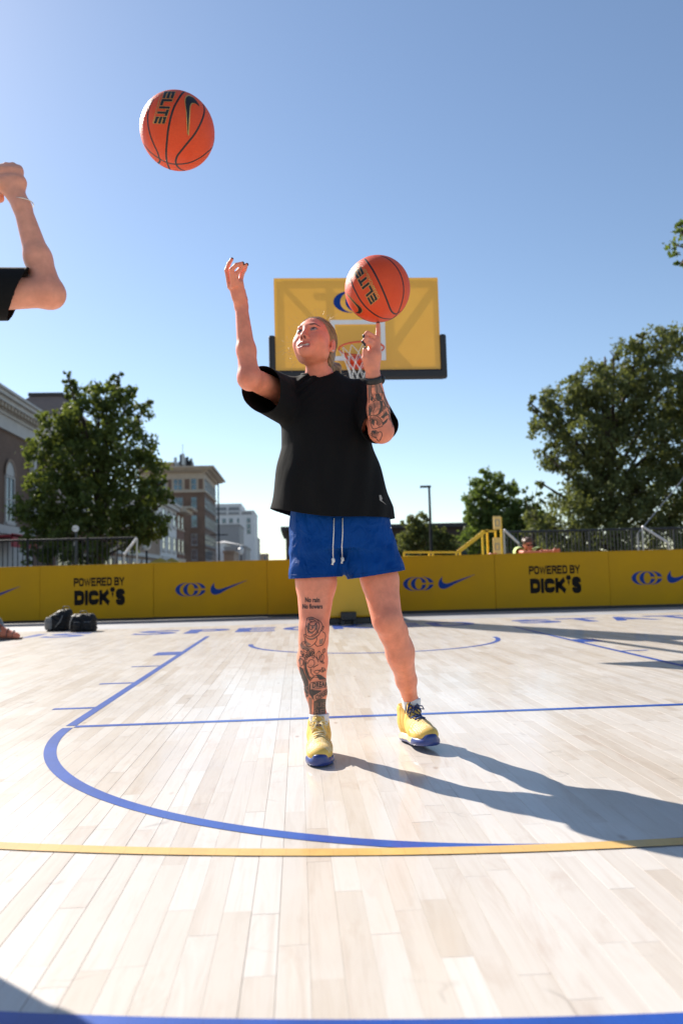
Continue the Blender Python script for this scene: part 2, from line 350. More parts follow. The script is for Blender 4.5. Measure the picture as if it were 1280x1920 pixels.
single = set(np.argsort(-score)[:300].tolist()); pm = {}
V = []; Fc = []; tones = []
for i, (x, y, L, gap, tn) in enumerate(planks):
    dz = (tn*7.3 % 1 - 0.5)*0.0004
    if i in single:
        k = (L, gap)
        if k not in pm: pm[k] = pmesh('plank', *plank_mesh(L, gap=gap))
        obj('plank', pm[k], 'maple', floor, (x, y, dz))
    else:
        v, f = plank_mesh(L, gap=gap); b = len(V); V += [(a + x, c + y, z + dz) for a, c, z in v]; Fc += [tuple(q + b for q in w) for w in f]; tones += [tn]*len(v)
me = pmesh('planks', V, Fc); a_ = me.attributes.new('tone', 'FLOAT', 'POINT'); a_.data.foreach_set('value', tones)
tag(obj('planks', me, 'maple', floor), kind='stuff')

# painted markings, sheets just above the strips
ZP = 0.0012; LW = 0.048; FT = -4.191; RC = 1.829
def sheet(name, A, B, mat, z=ZP):
    A = np.asarray(A, float); B = np.asarray(B, float); n = len(A)
    v = [(x, y, z) for x, y in A] + [(x, y, z) for x, y in B]
    return obj(name, pmesh(name, v, [(i, i+1, n+i+1, n+i) for i in range(n-1)]), mat, floor)
def arc_line(name, c, r, a0, a1, mat, w=LW, n=160, z=ZP):
    a = np.radians(np.linspace(a0, a1, n)); d = np.stack([np.cos(a), np.sin(a)], 1)
    return sheet(name, np.array(c) + d*(r - w/2), np.array(c) + d*(r + w/2), mat, z)
def rect(name, x0, y0, x1, y1, mat, z=ZP): return sheet(name, [(x0, y0), (x1, y0)], [(x0, y1), (x1, y1)], mat, z)
for s in (-1, 1):
    rect('lane_line', s*RC - LW/2, FT + LW/2 + 0.001, s*RC + LW/2, 1.32, 'court_blue')
    x0, x1 = sorted((s*(RC + LW/2 + 0.001), s*(RC + 0.24)))
    rect('lane_block', x0, -0.86, x1, -0.56, 'court_blue')
    for y in (-1.72, -2.69, -3.66): rect('lane_mark', x0, y - LW/2, x1, y + LW/2, 'court_blue')
rect('free_throw_line', -RC + LW/2 + 0.001, FT - LW/2, RC - LW/2 - 0.001, FT + LW/2, 'court_blue')
arc_line('free_throw_circle', (0, FT), RC, 180.8, 359.2, 'court_blue', z=ZP)
arc_line('three_point_line', (0, 0), 6.02, 195, 345, 'court_yellow', n=260, z=ZP+0.0012)
arc_line('three_point_line', (0, 0), 6.745, 195, 345, 'court_blue', n=260)
arc_line('restricted_arc', (0, 0), 1.245, 180, 360, 'court_blue')
def floor_text(s, x0, x1, y0, y1, mat='court_blue', bold=0.03, z=ZP):
    V, T, _ = text2d(s, bold); flat_sheet('floor_lettering', (V, T), (x0, y0, z), (x1-x0, 0, 0), (0, y1-y0, 0), mat, floor)
for s, x0, x1 in (('U', -4.62, -4.08), ('S', -3.98, -3.45), ('S', -2.86, -2.30), ('P', -2.20, -1.66), ('E', -1.56, -1.06), ('C', -0.97, -0.42), ('K', -0.32, 0.24), ('E', 0.34, 0.84), ('D', 0.95, 1.55), ('S', 2.10, 2.66), ('T', 2.74, 3.30), ('A', 3.32, 3.92), ('T', 3.98, 4.54)):
    floor_text(s, x0, x1, 1.85, 2.62)
floor_text('PS', -1.42, -1.22, -6.79, -6.72, 'court_yellow', z=ZP+0.0012)

# ------------------------------------------------------------------ gold perimeter barrier
PA, PB = on_ground(0, 1170), on_ground(1280, 1137)
bdir = (PB - PA); bdir[2] = 0; bdir /= np.linalg.norm(bdir); bnrm = np.array([bdir[1], -bdir[0], 0])       # towards the camera
def on_barrier(x, y):
    d = ray(x, y); t = ((PA - CAM)@bnrm)/(d@bnrm); return CAM + d*t
s75 = (on_barrier(75, 1160) - PA)@bdir; s1145 = (on_barrier(1145, 1140) - PA)@bdir; PWD = (s1145 - s75)/5
BH = 0.955
bar = empty('barrier', tuple(PA + bdir*s75), 'long gold hoarding printed with blue and black logos behind the court', 'barrier', rz=math.atan2(bdir[1], bdir[0]))
pan_me = MB().box((0.0025, 0, 0.045), (PWD-0.0025, 0.035, BH), 0.002).mesh('barrier_panel')
skid_me = MB().box((0.002, 0.004, 0.0), (PWD-0.002, 0.5, 0.0445), 0.0).mesh('base_rail')
brace_me = MB().beam((PWD/2, 0.036, BH-0.1), (PWD/2, 0.48, 0.05), 0.05, 0.05).mesh('rear_brace')
seam_me = MB().box((-0.03, 0.0355, 0.06), (0.03, 0.041, BH-0.01)).mesh('seam_strip')
cap_me = MB().box((0.0006, -0.003, BH+0.0005), (PWD-0.0006, 0.038, BH+0.014), 0.002).mesh('top_edge')
for k in range(-4, 10):
    p = obj('barrier_panel', pan_me, 'barrier_gold', bar, (k*PWD, (0.004 if k % 2 else 0.0), (0.003 if k % 3 == 1 else 0.0)))
    obj('seam_strip', seam_me, 'barrier_black', p)
    obj('base_rail', skid_me, 'barrier_black', p); obj('rear_brace', brace_me, 'barrier_black', p); obj('top_edge', cap_me, 'barrier_gold', p)
    if k % 2 == 0:
        V, T = block_text('POWERED BY', .24); flat_sheet('lettering', (V, T), (0.58, -0.002, 0.590), (0.87, 0, 0), (0, 0, 0.165), 'print_black', p)
        V, T = block_text('DICK', .36, .2); flat_sheet('lettering', (V, T), (0.59, -0.002, 0.265), (0.61, 0, 0), (0, 0, 0.285), 'print_black', p)
        V, T = block_text('S', .33); flat_sheet('lettering', (V, T), (1.30, -0.002, 0.265), (0.155, 0, 0), (0, 0, 0.285), 'print_black', p)
        a = np.linspace(0, 2*np.pi, 17)[:-1]; B = [(0, 0)] + [(math.cos(q)*.042, math.sin(q)*.045) for q in a]; T = [(0, i+1, (i+1) % 16+1) for i in range(16)]
        q0 = len(B); B += [(-.022,-.055), (.022,-.055), (.002,-.135)]; T += [(q0, q0+2, q0+1)]
        flat_sheet('lettering', (np.array(B), np.array(T)), (1.245, -0.002, 0.535), (1, 0, 0), (0, 0, 1), 'print_black', p)
    else:
        flat_sheet('logo', CC2d(), (0.375, -0.002, 0.38), (0.52, 0, 0), (0, 0, 0.235), 'print_blue', p)
        flat_sheet('logo', SWOOSH2d(), (0.975, -0.002, 0.40), (0.63, 0, 0), (0, 0, 0.235), 'print_blue', p)

# ------------------------------------------------------------------ portable basketball hoop
hoop = empty('basketball_hoop', (-0.04, 3.9, 0), 'portable basketball hoop with yellow backboard, red ring and black padding', 'hoop')
HB = np.array([0, 3.9, 0])
def board_mat():
    m, n, l, b = new_mat('board_yellow')
    mp = coords(n, l); t = noise(n, l, mp, 2.5, 4); r = ramp(n, [(0.3, (0.86, 0.435, 0.055)), (0.7, (0.90, 0.475, 0.065))]); l.new(t.outputs[0], r.inputs[0]); l.new(r.outputs[0], b.inputs['Base Color'])
    b.inputs['Roughness'].default_value = 0.12
    tr = n.new('ShaderNodeBsdfTranslucent'); l.new(r.outputs[0], tr.inputs[0]); mx = n.new('ShaderNodeMixShader'); mx.inputs[0].default_value = 0.07
    l.new(b.outputs[0], mx.inputs[1]); l.new(tr.outputs[0], mx.inputs[2]); l.new(mx.outputs[0], n['Material Output'].inputs[0])
board_mat()
BY = 0.395; BZ0, BZ1 = 2.90, 3.97
mb = MB(HB); mb.add([(-.915,BY,BZ0),(.915,BY,BZ0),(.915,BY,BZ1),(-.915,BY,BZ1)], [(0,1,2,3)]); board = mb.build('backboard', 'board_yellow', hoop)
def ring_rect(x0, z0, x1, z1, w, y):
    o = [(x0,y,z0),(x1,y,z0),(x1,y,z1),(x0,y,z1)]; i = [(x0+w,y,z0+w),(x1-w,y,z0+w),(x1-w,y,z1-w),(x0+w,y,z1-w)]
    return o + i, [(k, (k+1) % 4, 4+(k+1) % 4, 4+k) for k in range(4)]
v, f = ring_rect(-.305, 3.03, .305, 3.49, .051, BY-0.004); MB(HB).add(v, f).build('target_square', 'white_paint', board)
flat_sheet('logo', CC2d(), np.array([-.26, BY-0.004, 3.57])-HB, (.52, 0, 0), (0, 0, .25), 'print_blue', board)
mb = MB(HB)                                                     # steel frame behind the board
for x in (-.87, .87): mb.beam((x, BY+.03, BZ0+.03), (x, BY+.03, BZ1-.03), .05, .04)
for z in (BZ0+.045, BZ1-.04): mb.beam((-.84, BY+.035, z), (.84, BY+.035, z), .04, .05)
for s in (-1, 1):
    mb.beam((s*.84, BY+.05, BZ1-.07), (s*.22, BY+.12, 3.20), .035, .06); mb.beam((s*.33, BY+.04, BZ0+.07), (s*.33, BY+.04, BZ1-.07), .05, .05)
mb.beam((-.5, BY+.045, 3.80), (.5, BY+.045, 3.80), .03, .06)
mb.box((-.3, BY+.08, 3.0), (.3, BY+.14, 3.5), .005); mb.build('rear_frame', 'frame_black', board)
mb = MB(HB)                                                     # padding: bottom and lower sides
mb.box((-.955, BY-.028, BZ0-.085), (.955, BY+.045, BZ0+.024), .025)
for s in (-1, 1): mb.box((s*.947-.036, BY-.0275, BZ0-.08), (s*.947+.036, BY+.044, BZ0+.42), .022)
mb.build('board_padding', 'pad_black', hoop)
mb = MB(HB); RR = .2286 + .009; t = [(RR*math.cos(a), RR*math.sin(a), 3.048) for a in np.linspace(0, 2*math.pi, 49)]; mb.tube(t, .0095, 8, cap=False)
for a in np.linspace(0, 2*math.pi, 13)[:-1]: mb.tube([(RR*math.cos(a), RR*math.sin(a), 3.040), (RR*math.cos(a)*.97, RR*math.sin(a)*.97, 3.022), (RR*math.cos(a), RR*math.sin(a), 3.030)], .003, 5)
rim = mb.build('ring', 'rim_red', hoop, smooth=True)
mb = MB(HB); mb.box((-.10, .235, 2.99), (.10, BY-.006, 3.04), .008); mb.box((-.11, BY-.03, 2.93), (.11, BY-.005, 3.07), .006)
for s in (-1, 1): mb.beam((s*.17, .16, 3.04), (s*.09, BY-.02, 2.97), .02, .03)
mb.build('ring_bracket', 'rim_red', rim)
mb = MB(HB); rows = [(RR*.985, 3.030), (.195, 2.95), (.160, 2.87), (.135, 2.79), (.120, 2.71), (.125, 2.64)]; rn = random.Random(3)
for s in (-1, 1):
    for k in range(12):
        pts = []
        for j, (r, z) in enumerate(rows):
            a = 2*math.pi*(k + s*j*0.5)/12; pts += [(r*math.cos(a) + rn.uniform(-.004, .004)*(j > 0), r*math.sin(a) + rn.uniform(-.004, .004)*(j > 0), z)]
        mb.tube(pts, .0034, 5)
mb.build('net', 'net_white', hoop, smooth=True)
mb = MB(HB)                                                     # mast and arms
for s in (-1, 1):
    mb.beam((s*.22, 4.15, .5), (s*.22, 2.45, 3.30), .10, .14); mb.beam((s*.20, 2.5, 3.34), (s*.20, BY+.13, 3.34), .07, .10); mb.beam((s*.20, 3.0, 2.45), (s*.20, BY+.13, 3.06), .06, .08)
mb.build('mast', 'frame_black', hoop)
MB(HB).beam((0, 4.10, .55), (0, 2.44, 3.26), .62, .34).build('mast_padding', 'pad_gold', hoop)
b_ = MB(HB).box((-.52, 2.78, .09), (.52, 2.95, 1.0), .03).build('base_padding', 'pad_gold', hoop)
flat_sheet('logo', CC2d(), np.array([-.24, 2.775, .68])-HB, (.48, 0, 0), (0, 0, .22), 'print_blue', b_)
MB(HB).box((-.5, 2.96, .1), (.5, 5.0, .5), .03).build('base_weight', 'frame_black', hoop)
cm = MB().tube([(-.03, 0, 0), (.03, 0, 0)], .055, 14).mesh('caster')
for x in (-.40, .40):
    for y in (3.1, 4.8): obj('caster', cm, 'pad_black', hoop, (x, y-3.9, .057))
mb = MB(HB); mb.box((-.145, 2.62, .06), (.065, 2.77, .175), .012); mb.box((-.145, 2.63, .0), (-.10, 2.76, .059), .004); mb.box((.02, 2.63, .0), (.065, 2.76, .059), .004); mb.box((-.10, 2.74, .0), (.02, 2.765, .05), .0)
mb.tube([(-.09, 2.60, .10), (-.09, 2.63, .10)], .012, 10); mb.tube([(.01, 2.60, .10), (.01, 2.63, .10)], .012, 10)
mb.build('lift_bracket', 'frame_black', hoop)
MB(HB).box((-.52, 2.80, .001), (.52, 5.0, .085), .008).build('base_skid', 'frame_black', hoop)
# ------------------------------------------------------------------ sculpting: smooth unions of simple fields, meshed with surface nets
class RC:
    """rounded cone from a to b"""
    def __init__(s, a, b, ra, rb): s.a = np.asarray(a, np.float32); s.ab = np.asarray(b, np.float32) - s.a; s.ra = ra; s.dr = rb - ra; s.l2 = max(float(s.ab@s.ab), 1e-9)
    def __call__(s, P):
        q = P - s.a; t = np.clip(q@s.ab/s.l2, 0, 1); d = q - t[:, None]*s.ab
        return np.sqrt(np.einsum('ij,ij->i', d, d)) - (s.ra + s.dr*t)
class EL:
    """ellipsoid; M columns are its axes"""
    def __init__(s, c, r, M=None): s.c = np.asarray(c, np.float32); s.r = np.asarray(r, np.float32); s.M = None if M is None else np.asarray(M, np.float32)
    def __call__(s, P):
        q = P - s.c
        if s.M is not None: q = q@s.M
        a = q/s.r; k0 = np.sqrt(np.einsum('ij,ij->i', a, a)) + 1e-9; b = a/s.r; k1 = np.sqrt(np.einsum('ij,ij->i', b, b)) + 1e-9
        return k0*(k0 - 1)/k1
class LOFT:
    """stack of superellipse sections along z: (z, cx, cy, a, b, p)"""
    def __init__(s, secs, disp=None): s.S = np.array(sorted(secs), np.float32); s.disp = disp
    def __call__(s, P):
        z = P[:, 2]; S = s.S; cx, cy, a, b, p = (np.interp(z, S[:, 0], S[:, k]).astype(np.float32) for k in range(1, 6))
        x = np.abs(P[:, 0] - cx)/a + 1e-6; y = np.abs(P[:, 1] - cy)/b + 1e-6
        k0 = (x**p + y**p)**(1/p); g = np.sqrt((x**(p-1)/a)**2 + (y**(p-1)/b)**2)*k0**(1-p)
        d = (k0 - 1)/np.maximum(g, 1.0)
        if s.disp: d = d + s.disp(P)
        m = (S[0, 0] + S[-1, 0])/2; h = (S[-1, 0] - S[0, 0])/2
        return np.maximum(d, np.abs(z - m) - h)
def smin(a, b, k):
    if k <= 0: return np.minimum(a, b)
    h = np.clip(0.5 + 0.5*(b - a)/k, 0, 1); return b + (a - b)*h - k*h*(1 - h)
def smax(a, b, k): return -smin(-a, -b, k)
def field(prims, P, D=None, use=None):
    d = None
    for i, (op, f, k) in enumerate(prims):
        if use is not None and not use[i]: continue
        v = D[i] if D is not None else f(P)
        if op == '+': d = v if d is None else smin(d, v, k)
        elif d is not None: d = smax(d, -v, k)
    return np.full(len(P), 1.0, np.float32) if d is None else d
def surface(prims, h, lo, hi, n=16):
    """surface nets on the blocks that the surface crosses -> verts, quads"""
    lo = np.asarray(lo, float); hi = np.asarray(hi, float); nb = np.ceil((hi - lo)/(h*n)).astype(int)
    I = np.stack(np.meshgrid(*[np.arange(m) for m in nb], indexing='ij'), -1).reshape(-1, 3)
    C = (lo + (I + 0.5)*n*h).astype(np.float32); D = [f(C) for _, f, _ in prims]; tot = field(prims, C, D)
    R = h*(n + 2)*0.5*math.sqrt(3); keep = np.abs(tot) < R*1.25 + 0.01
    g = np.arange(-1, n + 1); G = np.stack(np.meshgrid(g, g, g, indexing='ij'), -1).reshape(-1, 3); m = n + 2
    KV = []; PV = []; Q = []
    for bi in np.nonzero(keep)[0]:
        use = [ (D[i][bi] < R*1.3 + prims[i][2] + 0.01) for i in range(len(prims)) ]
        if not any(u and prims[i][0] == '+' for i, u in enumerate(use)): continue
        gi = I[bi]*n + G; P = (lo + gi*h).astype(np.float32)
        d = field(prims, P, None, use).reshape(m, m, m)
        ins = d < 0
        if ins.all() or not ins.any(): continue
        c = sum(ins[i:m-1+i, j:m-1+j, k:m-1+k].astype(np.int8) for i in (0,1) for j in (0,1) for k in (0,1)); act = (c > 0) & (c < 8)
        ci = np.argwhere(act); pos = np.zeros((len(ci), 3)); cnt = np.zeros(len(ci))
        for ax in range(3):
            o1, o2 = [q for q in range(3) if q != ax]
            for u in (0, 1):
                for w in (0, 1):
                    a = ci.copy(); a[:, o1] += u; a[:, o2] += w; b = a.copy(); b[:, ax] += 1
                    da = d[a[:,0],a[:,1],a[:,2]]; db = d[b[:,0],b[:,1],b[:,2]]; x = (da < 0) != (db < 0)
                    t = np.where(x, da/(da - db + 1e-20), 0); q = a.astype(float); q[:, ax] += t; pos[x] += q[x]; cnt[x] += 1
        pos /= cnt[:, None]; base = I[bi]*n - 1
        gc = ci + base + 8; key = (gc[:,0].astype(np.int64) << 40) | (gc[:,1].astype(np.int64) << 20) | gc[:,2]
        KV.append(key); PV.append(lo + (pos + base)*h)
        kid = np.full((m-1,)*3, -1, np.int64); kid[ci[:,0], ci[:,1], ci[:,2]] = key
        for ax in range(3):
            o1, o2 = [(1,2),(2,0),(0,1)][ax]
            sl = [slice(1, m-1)]*3; sb = list(sl); sb[ax] = slice(2, m)
            A = ins[tuple(sl)]; B = ins[tuple(sb)]; E = np.argwhere(A != B) + 1
            if not len(E): continue
            fl = ins[E[:,0],E[:,1],E[:,2]]
            def cell(u, w):
                q = E.copy(); q[:, o1] -= u; q[:, o2] -= w; return kid[q[:,0], q[:,1], q[:,2]]
            q = np.stack([cell(1,1), cell(0,1), cell(0,0), cell(1,0)], 1); q[~fl] = q[~fl][:, ::-1]; Q.append(q)
    K = np.concatenate(KV); P = np.concatenate(PV); Q = np.concatenate(Q)
    uk, ix = np.unique(K, return_index=True); Q = Q[(Q >= 0).all(1)]
    F = np.searchsorted(uk, Q); return P[ix], F
def main_piece(V, F):
    lab = np.arange(len(V)); E = np.concatenate([F[:, [i, (i+1) % 4]] for i in range(4)])
    while True:
        m = np.minimum(lab[E[:,0]], lab[E[:,1]]); new = lab.copy(); np.minimum.at(new, E[:,0], m); np.minimum.at(new, E[:,1], m); new = new[new]; new = new[new]
        if (new == lab).all(): break
        lab = new
    k = np.bincount(lab).argmax(); F = F[lab[F[:, 0]] == k]; u, iv = np.unique(F, return_inverse=True); return V[u], iv.reshape(F.shape)
def relax(V, F, it=2, lam=0.5):
    E = np.concatenate([F[:, [i, (i+1) % 4]] for i in range(4)])
    for _ in range(it):
        S = np.zeros_like(V); c = np.zeros(len(V)); np.add.at(S, E[:,0], V[E[:,1]]); np.add.at(c, E[:,0], 1); np.add.at(S, E[:,1], V[E[:,0]]); np.add.at(c, E[:,1], 1)
        V = V + lam*(S/np.maximum(c, 1)[:, None] - V)
    return V
def trim(V, F, cut):
    """drop the part where cut > 0 and pull the rim onto the cut"""
    c = cut(V); keep = (c[F] <= 0).any(1); F = F[keep]; e = 1e-4
    mv = c > 0; g = np.stack([(cut(V + np.eye(3)[k]*e) - c)/e for k in range(3)], 1); L = np.einsum('ij,ij->i', g, g) + 1e-9
    V = V.copy(); st = g[mv]*(c[mv]/L[mv])[:, None]; ln = np.linalg.norm(st, axis=1)[:, None] + 1e-12; V[mv] -= st*np.minimum(1, .006/ln)
    u, inv_ = np.unique(F, return_inverse=True); return V[u], inv_.reshape(F.shape)
def skin_obj(name, V, F, mat, parent, base, colr=None, attr='tint', solid=0.0):
    me = bpy.data.meshes.new(name); me.vertices.add(len(V)); me.vertices.foreach_set('co', (V - np.asarray(base)).astype(np.float32).ravel())
    me.loops.add(F.size); me.loops.foreach_set('vertex_index', F.astype(np.int32).ravel()); me.polygons.add(len(F)); me.polygons.foreach_set('loop_start', np.arange(0, F.size, 4, dtype=np.int32))
    me.update(calc_edges=True); me.validate()
    if colr is not None:
        a = me.color_attributes.new(attr, 'FLOAT_COLOR', 'POINT'); a.data.foreach_set('color', np.concatenate([colr, np.ones((len(V), 1))], 1).astype(np.float32).ravel())
    o = obj(name, me, mat, parent, smooth=True)
    if solid: s = o.modifiers.new('cloth', 'SOLIDIFY'); s.thickness = solid; s.offset = 0
    return o
def vnoise(P, scale, seed=0):
    """cheap smooth noise in -1..1"""
    r = np.random.default_rng(seed); out = np.zeros(len(P))
    for k in range(5):
        w = r.normal(size=3)*scale*(1 + 0.35*k); out += np.sin(P@w + r.uniform(0, 6.28) + 1.3*np.sin(P@(r.normal(size=3)*scale*0.6) + r.uniform(0, 6.28)))
    return out/3.2

# ------------------------------------------------------------------ skin, cloth, hair, rubber
def skin_mat(name='skin'):
    m, n, l, b = new_mat(name); a = n.new('ShaderNodeAttribute'); a.attribute_name = 'tint'
    mp = coords(n, l); t = noise(n, l, mp, 38, 5, 0.65); r = ramp(n, [(0.3, (0.88, 0.84, 0.83)), (0.7, (1.08, 1.05, 1.05))]); l.new(t.outputs[0], r.inputs[0])
    l.new(mixc(n, l, a.outputs['Color'], r.outputs[0], 1.0, 'MULTIPLY'), b.inputs['Base Color'])
    b.inputs['Roughness'].default_value = 0.47; b.inputs['Subsurface Weight'].default_value = 0.12; b.inputs['Subsurface Radius'].default_value = (0.012, 0.004, 0.002); b.inputs['Subsurface Scale'].default_value = 1.0
    t2 = noise(n, l, mp, 420, 2); bump(n, l, t2.outputs[0], 0.12, 0.002, b)
skin_mat()
def cloth_mat(name, color, weave=900.0, rough=0.85, sheen=0.2, fold=0.0, foldscale=(9, 9, 4)):
    m, n, l, b = new_mat(name); mp = coords(n, l); t = noise(n, l, mp, 7, 5, 0.6); r = ramp(n, [(0.3, tuple(c*0.85 for c in color)), (0.7, tuple(c*1.15 for c in color))])
    l.new(t.outputs[0], r.inputs[0]); l.new(r.outputs[0], b.inputs['Base Color']); b.inputs['Roughness'].default_value = rough; b.inputs['Sheen Weight'].default_value = sheen; b.inputs['Specular IOR Level'].default_value = 0.25
    w = noise(n, l, mp, weave, 2); bm1 = bump(n, l, w.outputs[0], 0.25, 0.002, b)
    if fold:
        mp2 = coords(n, l, foldscale); f = noise(n, l, mp2, 1.0, 3, 0.45, 0.6); bm2 = n.new('ShaderNodeBump'); bm2.inputs['Strength'].default_value = fold; bm2.inputs['Distance'].default_value = 0.03
        l.new(f.outputs[0], bm2.inputs['Height']); l.new(bm2.outputs[0], bm1.inputs['Normal'])
cloth_mat('tee_black', (0.0052, 0.0050, 0.0050), 700, 0.9, 0.0, 0.25, (11, 8, 3.5))
cloth_mat('shorts_blue', (0.0006, 0.050, 0.235), 1100, 0.6, 0.0, 1.0, (18, 12, 11)); MATS['shorts_blue'].node_tree.nodes['Principled BSDF'].inputs['Specular IOR Level'].default_value = .12
cloth_mat('sock_white', (0.78, 0.77, 0.77), 500, 0.9)
cloth_mat('cord_white', (0.80, 0.76, 0.70), 900, 0.9)
cloth_mat('shoe_yellow', (0.80, 0.50, 0.07), 500, 0.65, 0.1)
cloth_mat('lace_navy', (0.012, 0.04, 0.16), 900, 0.8)
cloth_mat('lace_cream', (0.80, 0.66, 0.36), 900, 0.8)
def tint_mat(name, rough, coat=0.0):
    m, n, l, b = new_mat(name); a = n.new('ShaderNodeAttribute'); a.attribute_name = 'tint'; mp = coords(n, l); t = noise(n, l, mp, 30, 4); r = ramp(n, [(0.3, 0.88), (0.7, 1.1)]); l.new(t.outputs[0], r.inputs[0])
    l.new(mixc(n, l, a.outputs['Color'], r.outputs[0], 1.0, 'MULTIPLY'), b.inputs['Base Color']); b.inputs['Roughness'].default_value = rough; b.inputs['Coat Weight'].default_value = coat
    return m, n, l, b
tint_mat('sole_rubber', 0.35, 0.2); tint_mat('hair_tint', 0.4)
def hair_mat(name, c0, c1):
    m, n, l, b = new_mat(name); mp = coords(n, l, (1, 1, 1)); t = noise(n, l, mp, 55, 6, 0.7, 0.5); r = ramp(n, [(0.3, c0), (0.7, c1)]); l.new(t.outputs[0], r.inputs[0]); l.new(r.outputs[0], b.inputs['Base Color'])
    b.inputs['Roughness'].default_value = 0.42; b.inputs['Anisotropic'].default_value = 0.5; t2 = noise(n, l, mp, 260, 3); bump(n, l, t2.outputs[0], 0.5, 0.004, b)
hair_mat('hair_blond', (0.085, 0.045, 0.018), (0.25, 0.145, 0.062))
hair_mat('hair_strand', (0.42, 0.29, 0.16), (0.62, 0.46, 0.28))
hair_mat('hair_brown', (0.05, 0.025, 0.012), (0.14, 0.07, 0.035))
simple('ink', (0.045, 0.036, 0.034), 0.55, 0.25, 40)
simple('ink_soft', (0.085, 0.062, 0.052), 0.55, 0.35, 60)
simple('ink_skin', (0.52, 0.22, 0.145), 0.5, 0.12, 30)
simple('ink_light', (0.30, 0.155, 0.115), 0.5, 0.12, 30)
simple('watch_black', (0.014, 0.013, 0.012), 0.5, 0.2)
simple('watch_blue', (0.05, 0.24, 0.48), 0.25, 0.1)
simple('silver', (0.75, 0.72, 0.66), 0.25, 0.1, metal=1.0)
simple('print_grey', (0.36, 0.33, 0.29), 0.7, 0.2, 60)
simple('print_white', (0.80, 0.80, 0.80), 0.6, 0.1)
simple('lens_dark', (0.01, 0.01, 0.012), 0.1, 0.1)

# ------------------------------------------------------------------ heads
def head_prims(O, R, Fw, U, s=1.0, open_mouth=True):
    """field pieces of a head; O centre between the ears, R right, Fw forward, U up of the person"""
    M = np.stack([R, Fw, U], 1)
    w = lambda x, y, z: np.asarray(O) + M@(np.array([x, y, z])*s)
    e = lambda c, r: EL(w(*c), np.array(r)*s, M)
    c = lambda a, b, ra, rb: RC(w(*a), w(*b), ra*s, rb*s)
    P = [('+', e((0,-.018,.035), (.074,.094,.086)), 0), ('+', e((0,.028,-.004), (.064,.060,.088)), .03), ('+', e((0,.032,-.056), (.047,.054,.040)), .025)]
    for q in (-1, 1):
        P += [('+', e((q*.040,.052,-.028), (.024,.030,.028)), .03), ('+', e((q*.045,.004,-.052), (.018,.026,.026)), .03)]
    P += [('+', e((0,.075,-.090), (.022,.017,.018)), .03), ('+', c((-.028,.080,.027), (.028,.080,.027), .010, .010), .02)]
    for q in (-1, 1): P += [('-', e((q*.031,.100,.010), (.019,.018,.012)), .014), ('+', e((q*.031,.0745,.010), (.0135,.0135,.0125)), .003), ('+', c((q*.020,.0830,.0190), (q*.041,.0755,.0175), .0036, .0028), .004), ('+', c((q*.020,.0815,.001), (q*.042,.076,.002), .0030, .003), .005)]
    P += [('+', c((0,.086,.020), (0,.106,-.026), .0065, .0095), .014), ('+', e((0,.102,-.033), (.014,.012,.008)), .008)]
    for q in (-1, 1): P += [('+', e((q*.0125,.094,-.032), (.0065,.010,.0075)), .006), ('-', e((q*.0065,.103,-.0405), (.0042,.006,.0045)), .002)]
    P += [('+', e((0,.080,-.064), (.030,.018,.024)), .02)]
    if open_mouth: P += [('-', e((0,.099,-.0665), (.0265,.019,.0085)), .004)]
    P += [('+', c((-.025,.0830,-.0590), (0,.0965,-.0565), .0033, .0050), .004), ('+', c((.025,.0830,-.0590), (0,.0965,-.0565), .0033, .0050), .004),
          ('+', c((-.024,.0820,-.0690), (0,.0935,-.0790), .0033, .0060), .005), ('+', c((.024,.0820,-.0690), (0,.0935,-.0790), .0033, .0060), .005), ('+', e((0,.083,-.0625), (.017,.0085,.006)), 0)]
    for q in (-1, 1):
        P += [('+', EL(w(q*.0775,-.014,-.012), np.array((.0075,.0175,.031))*s, M), .006), ('-', EL(w(q*.0855,-.009,-.009), np.array((.0060,.0095,.0175))*s, M), .004), ('+', e((q*.073,-.004,-.036), (.006,.008,.010)), .005)]
    return P
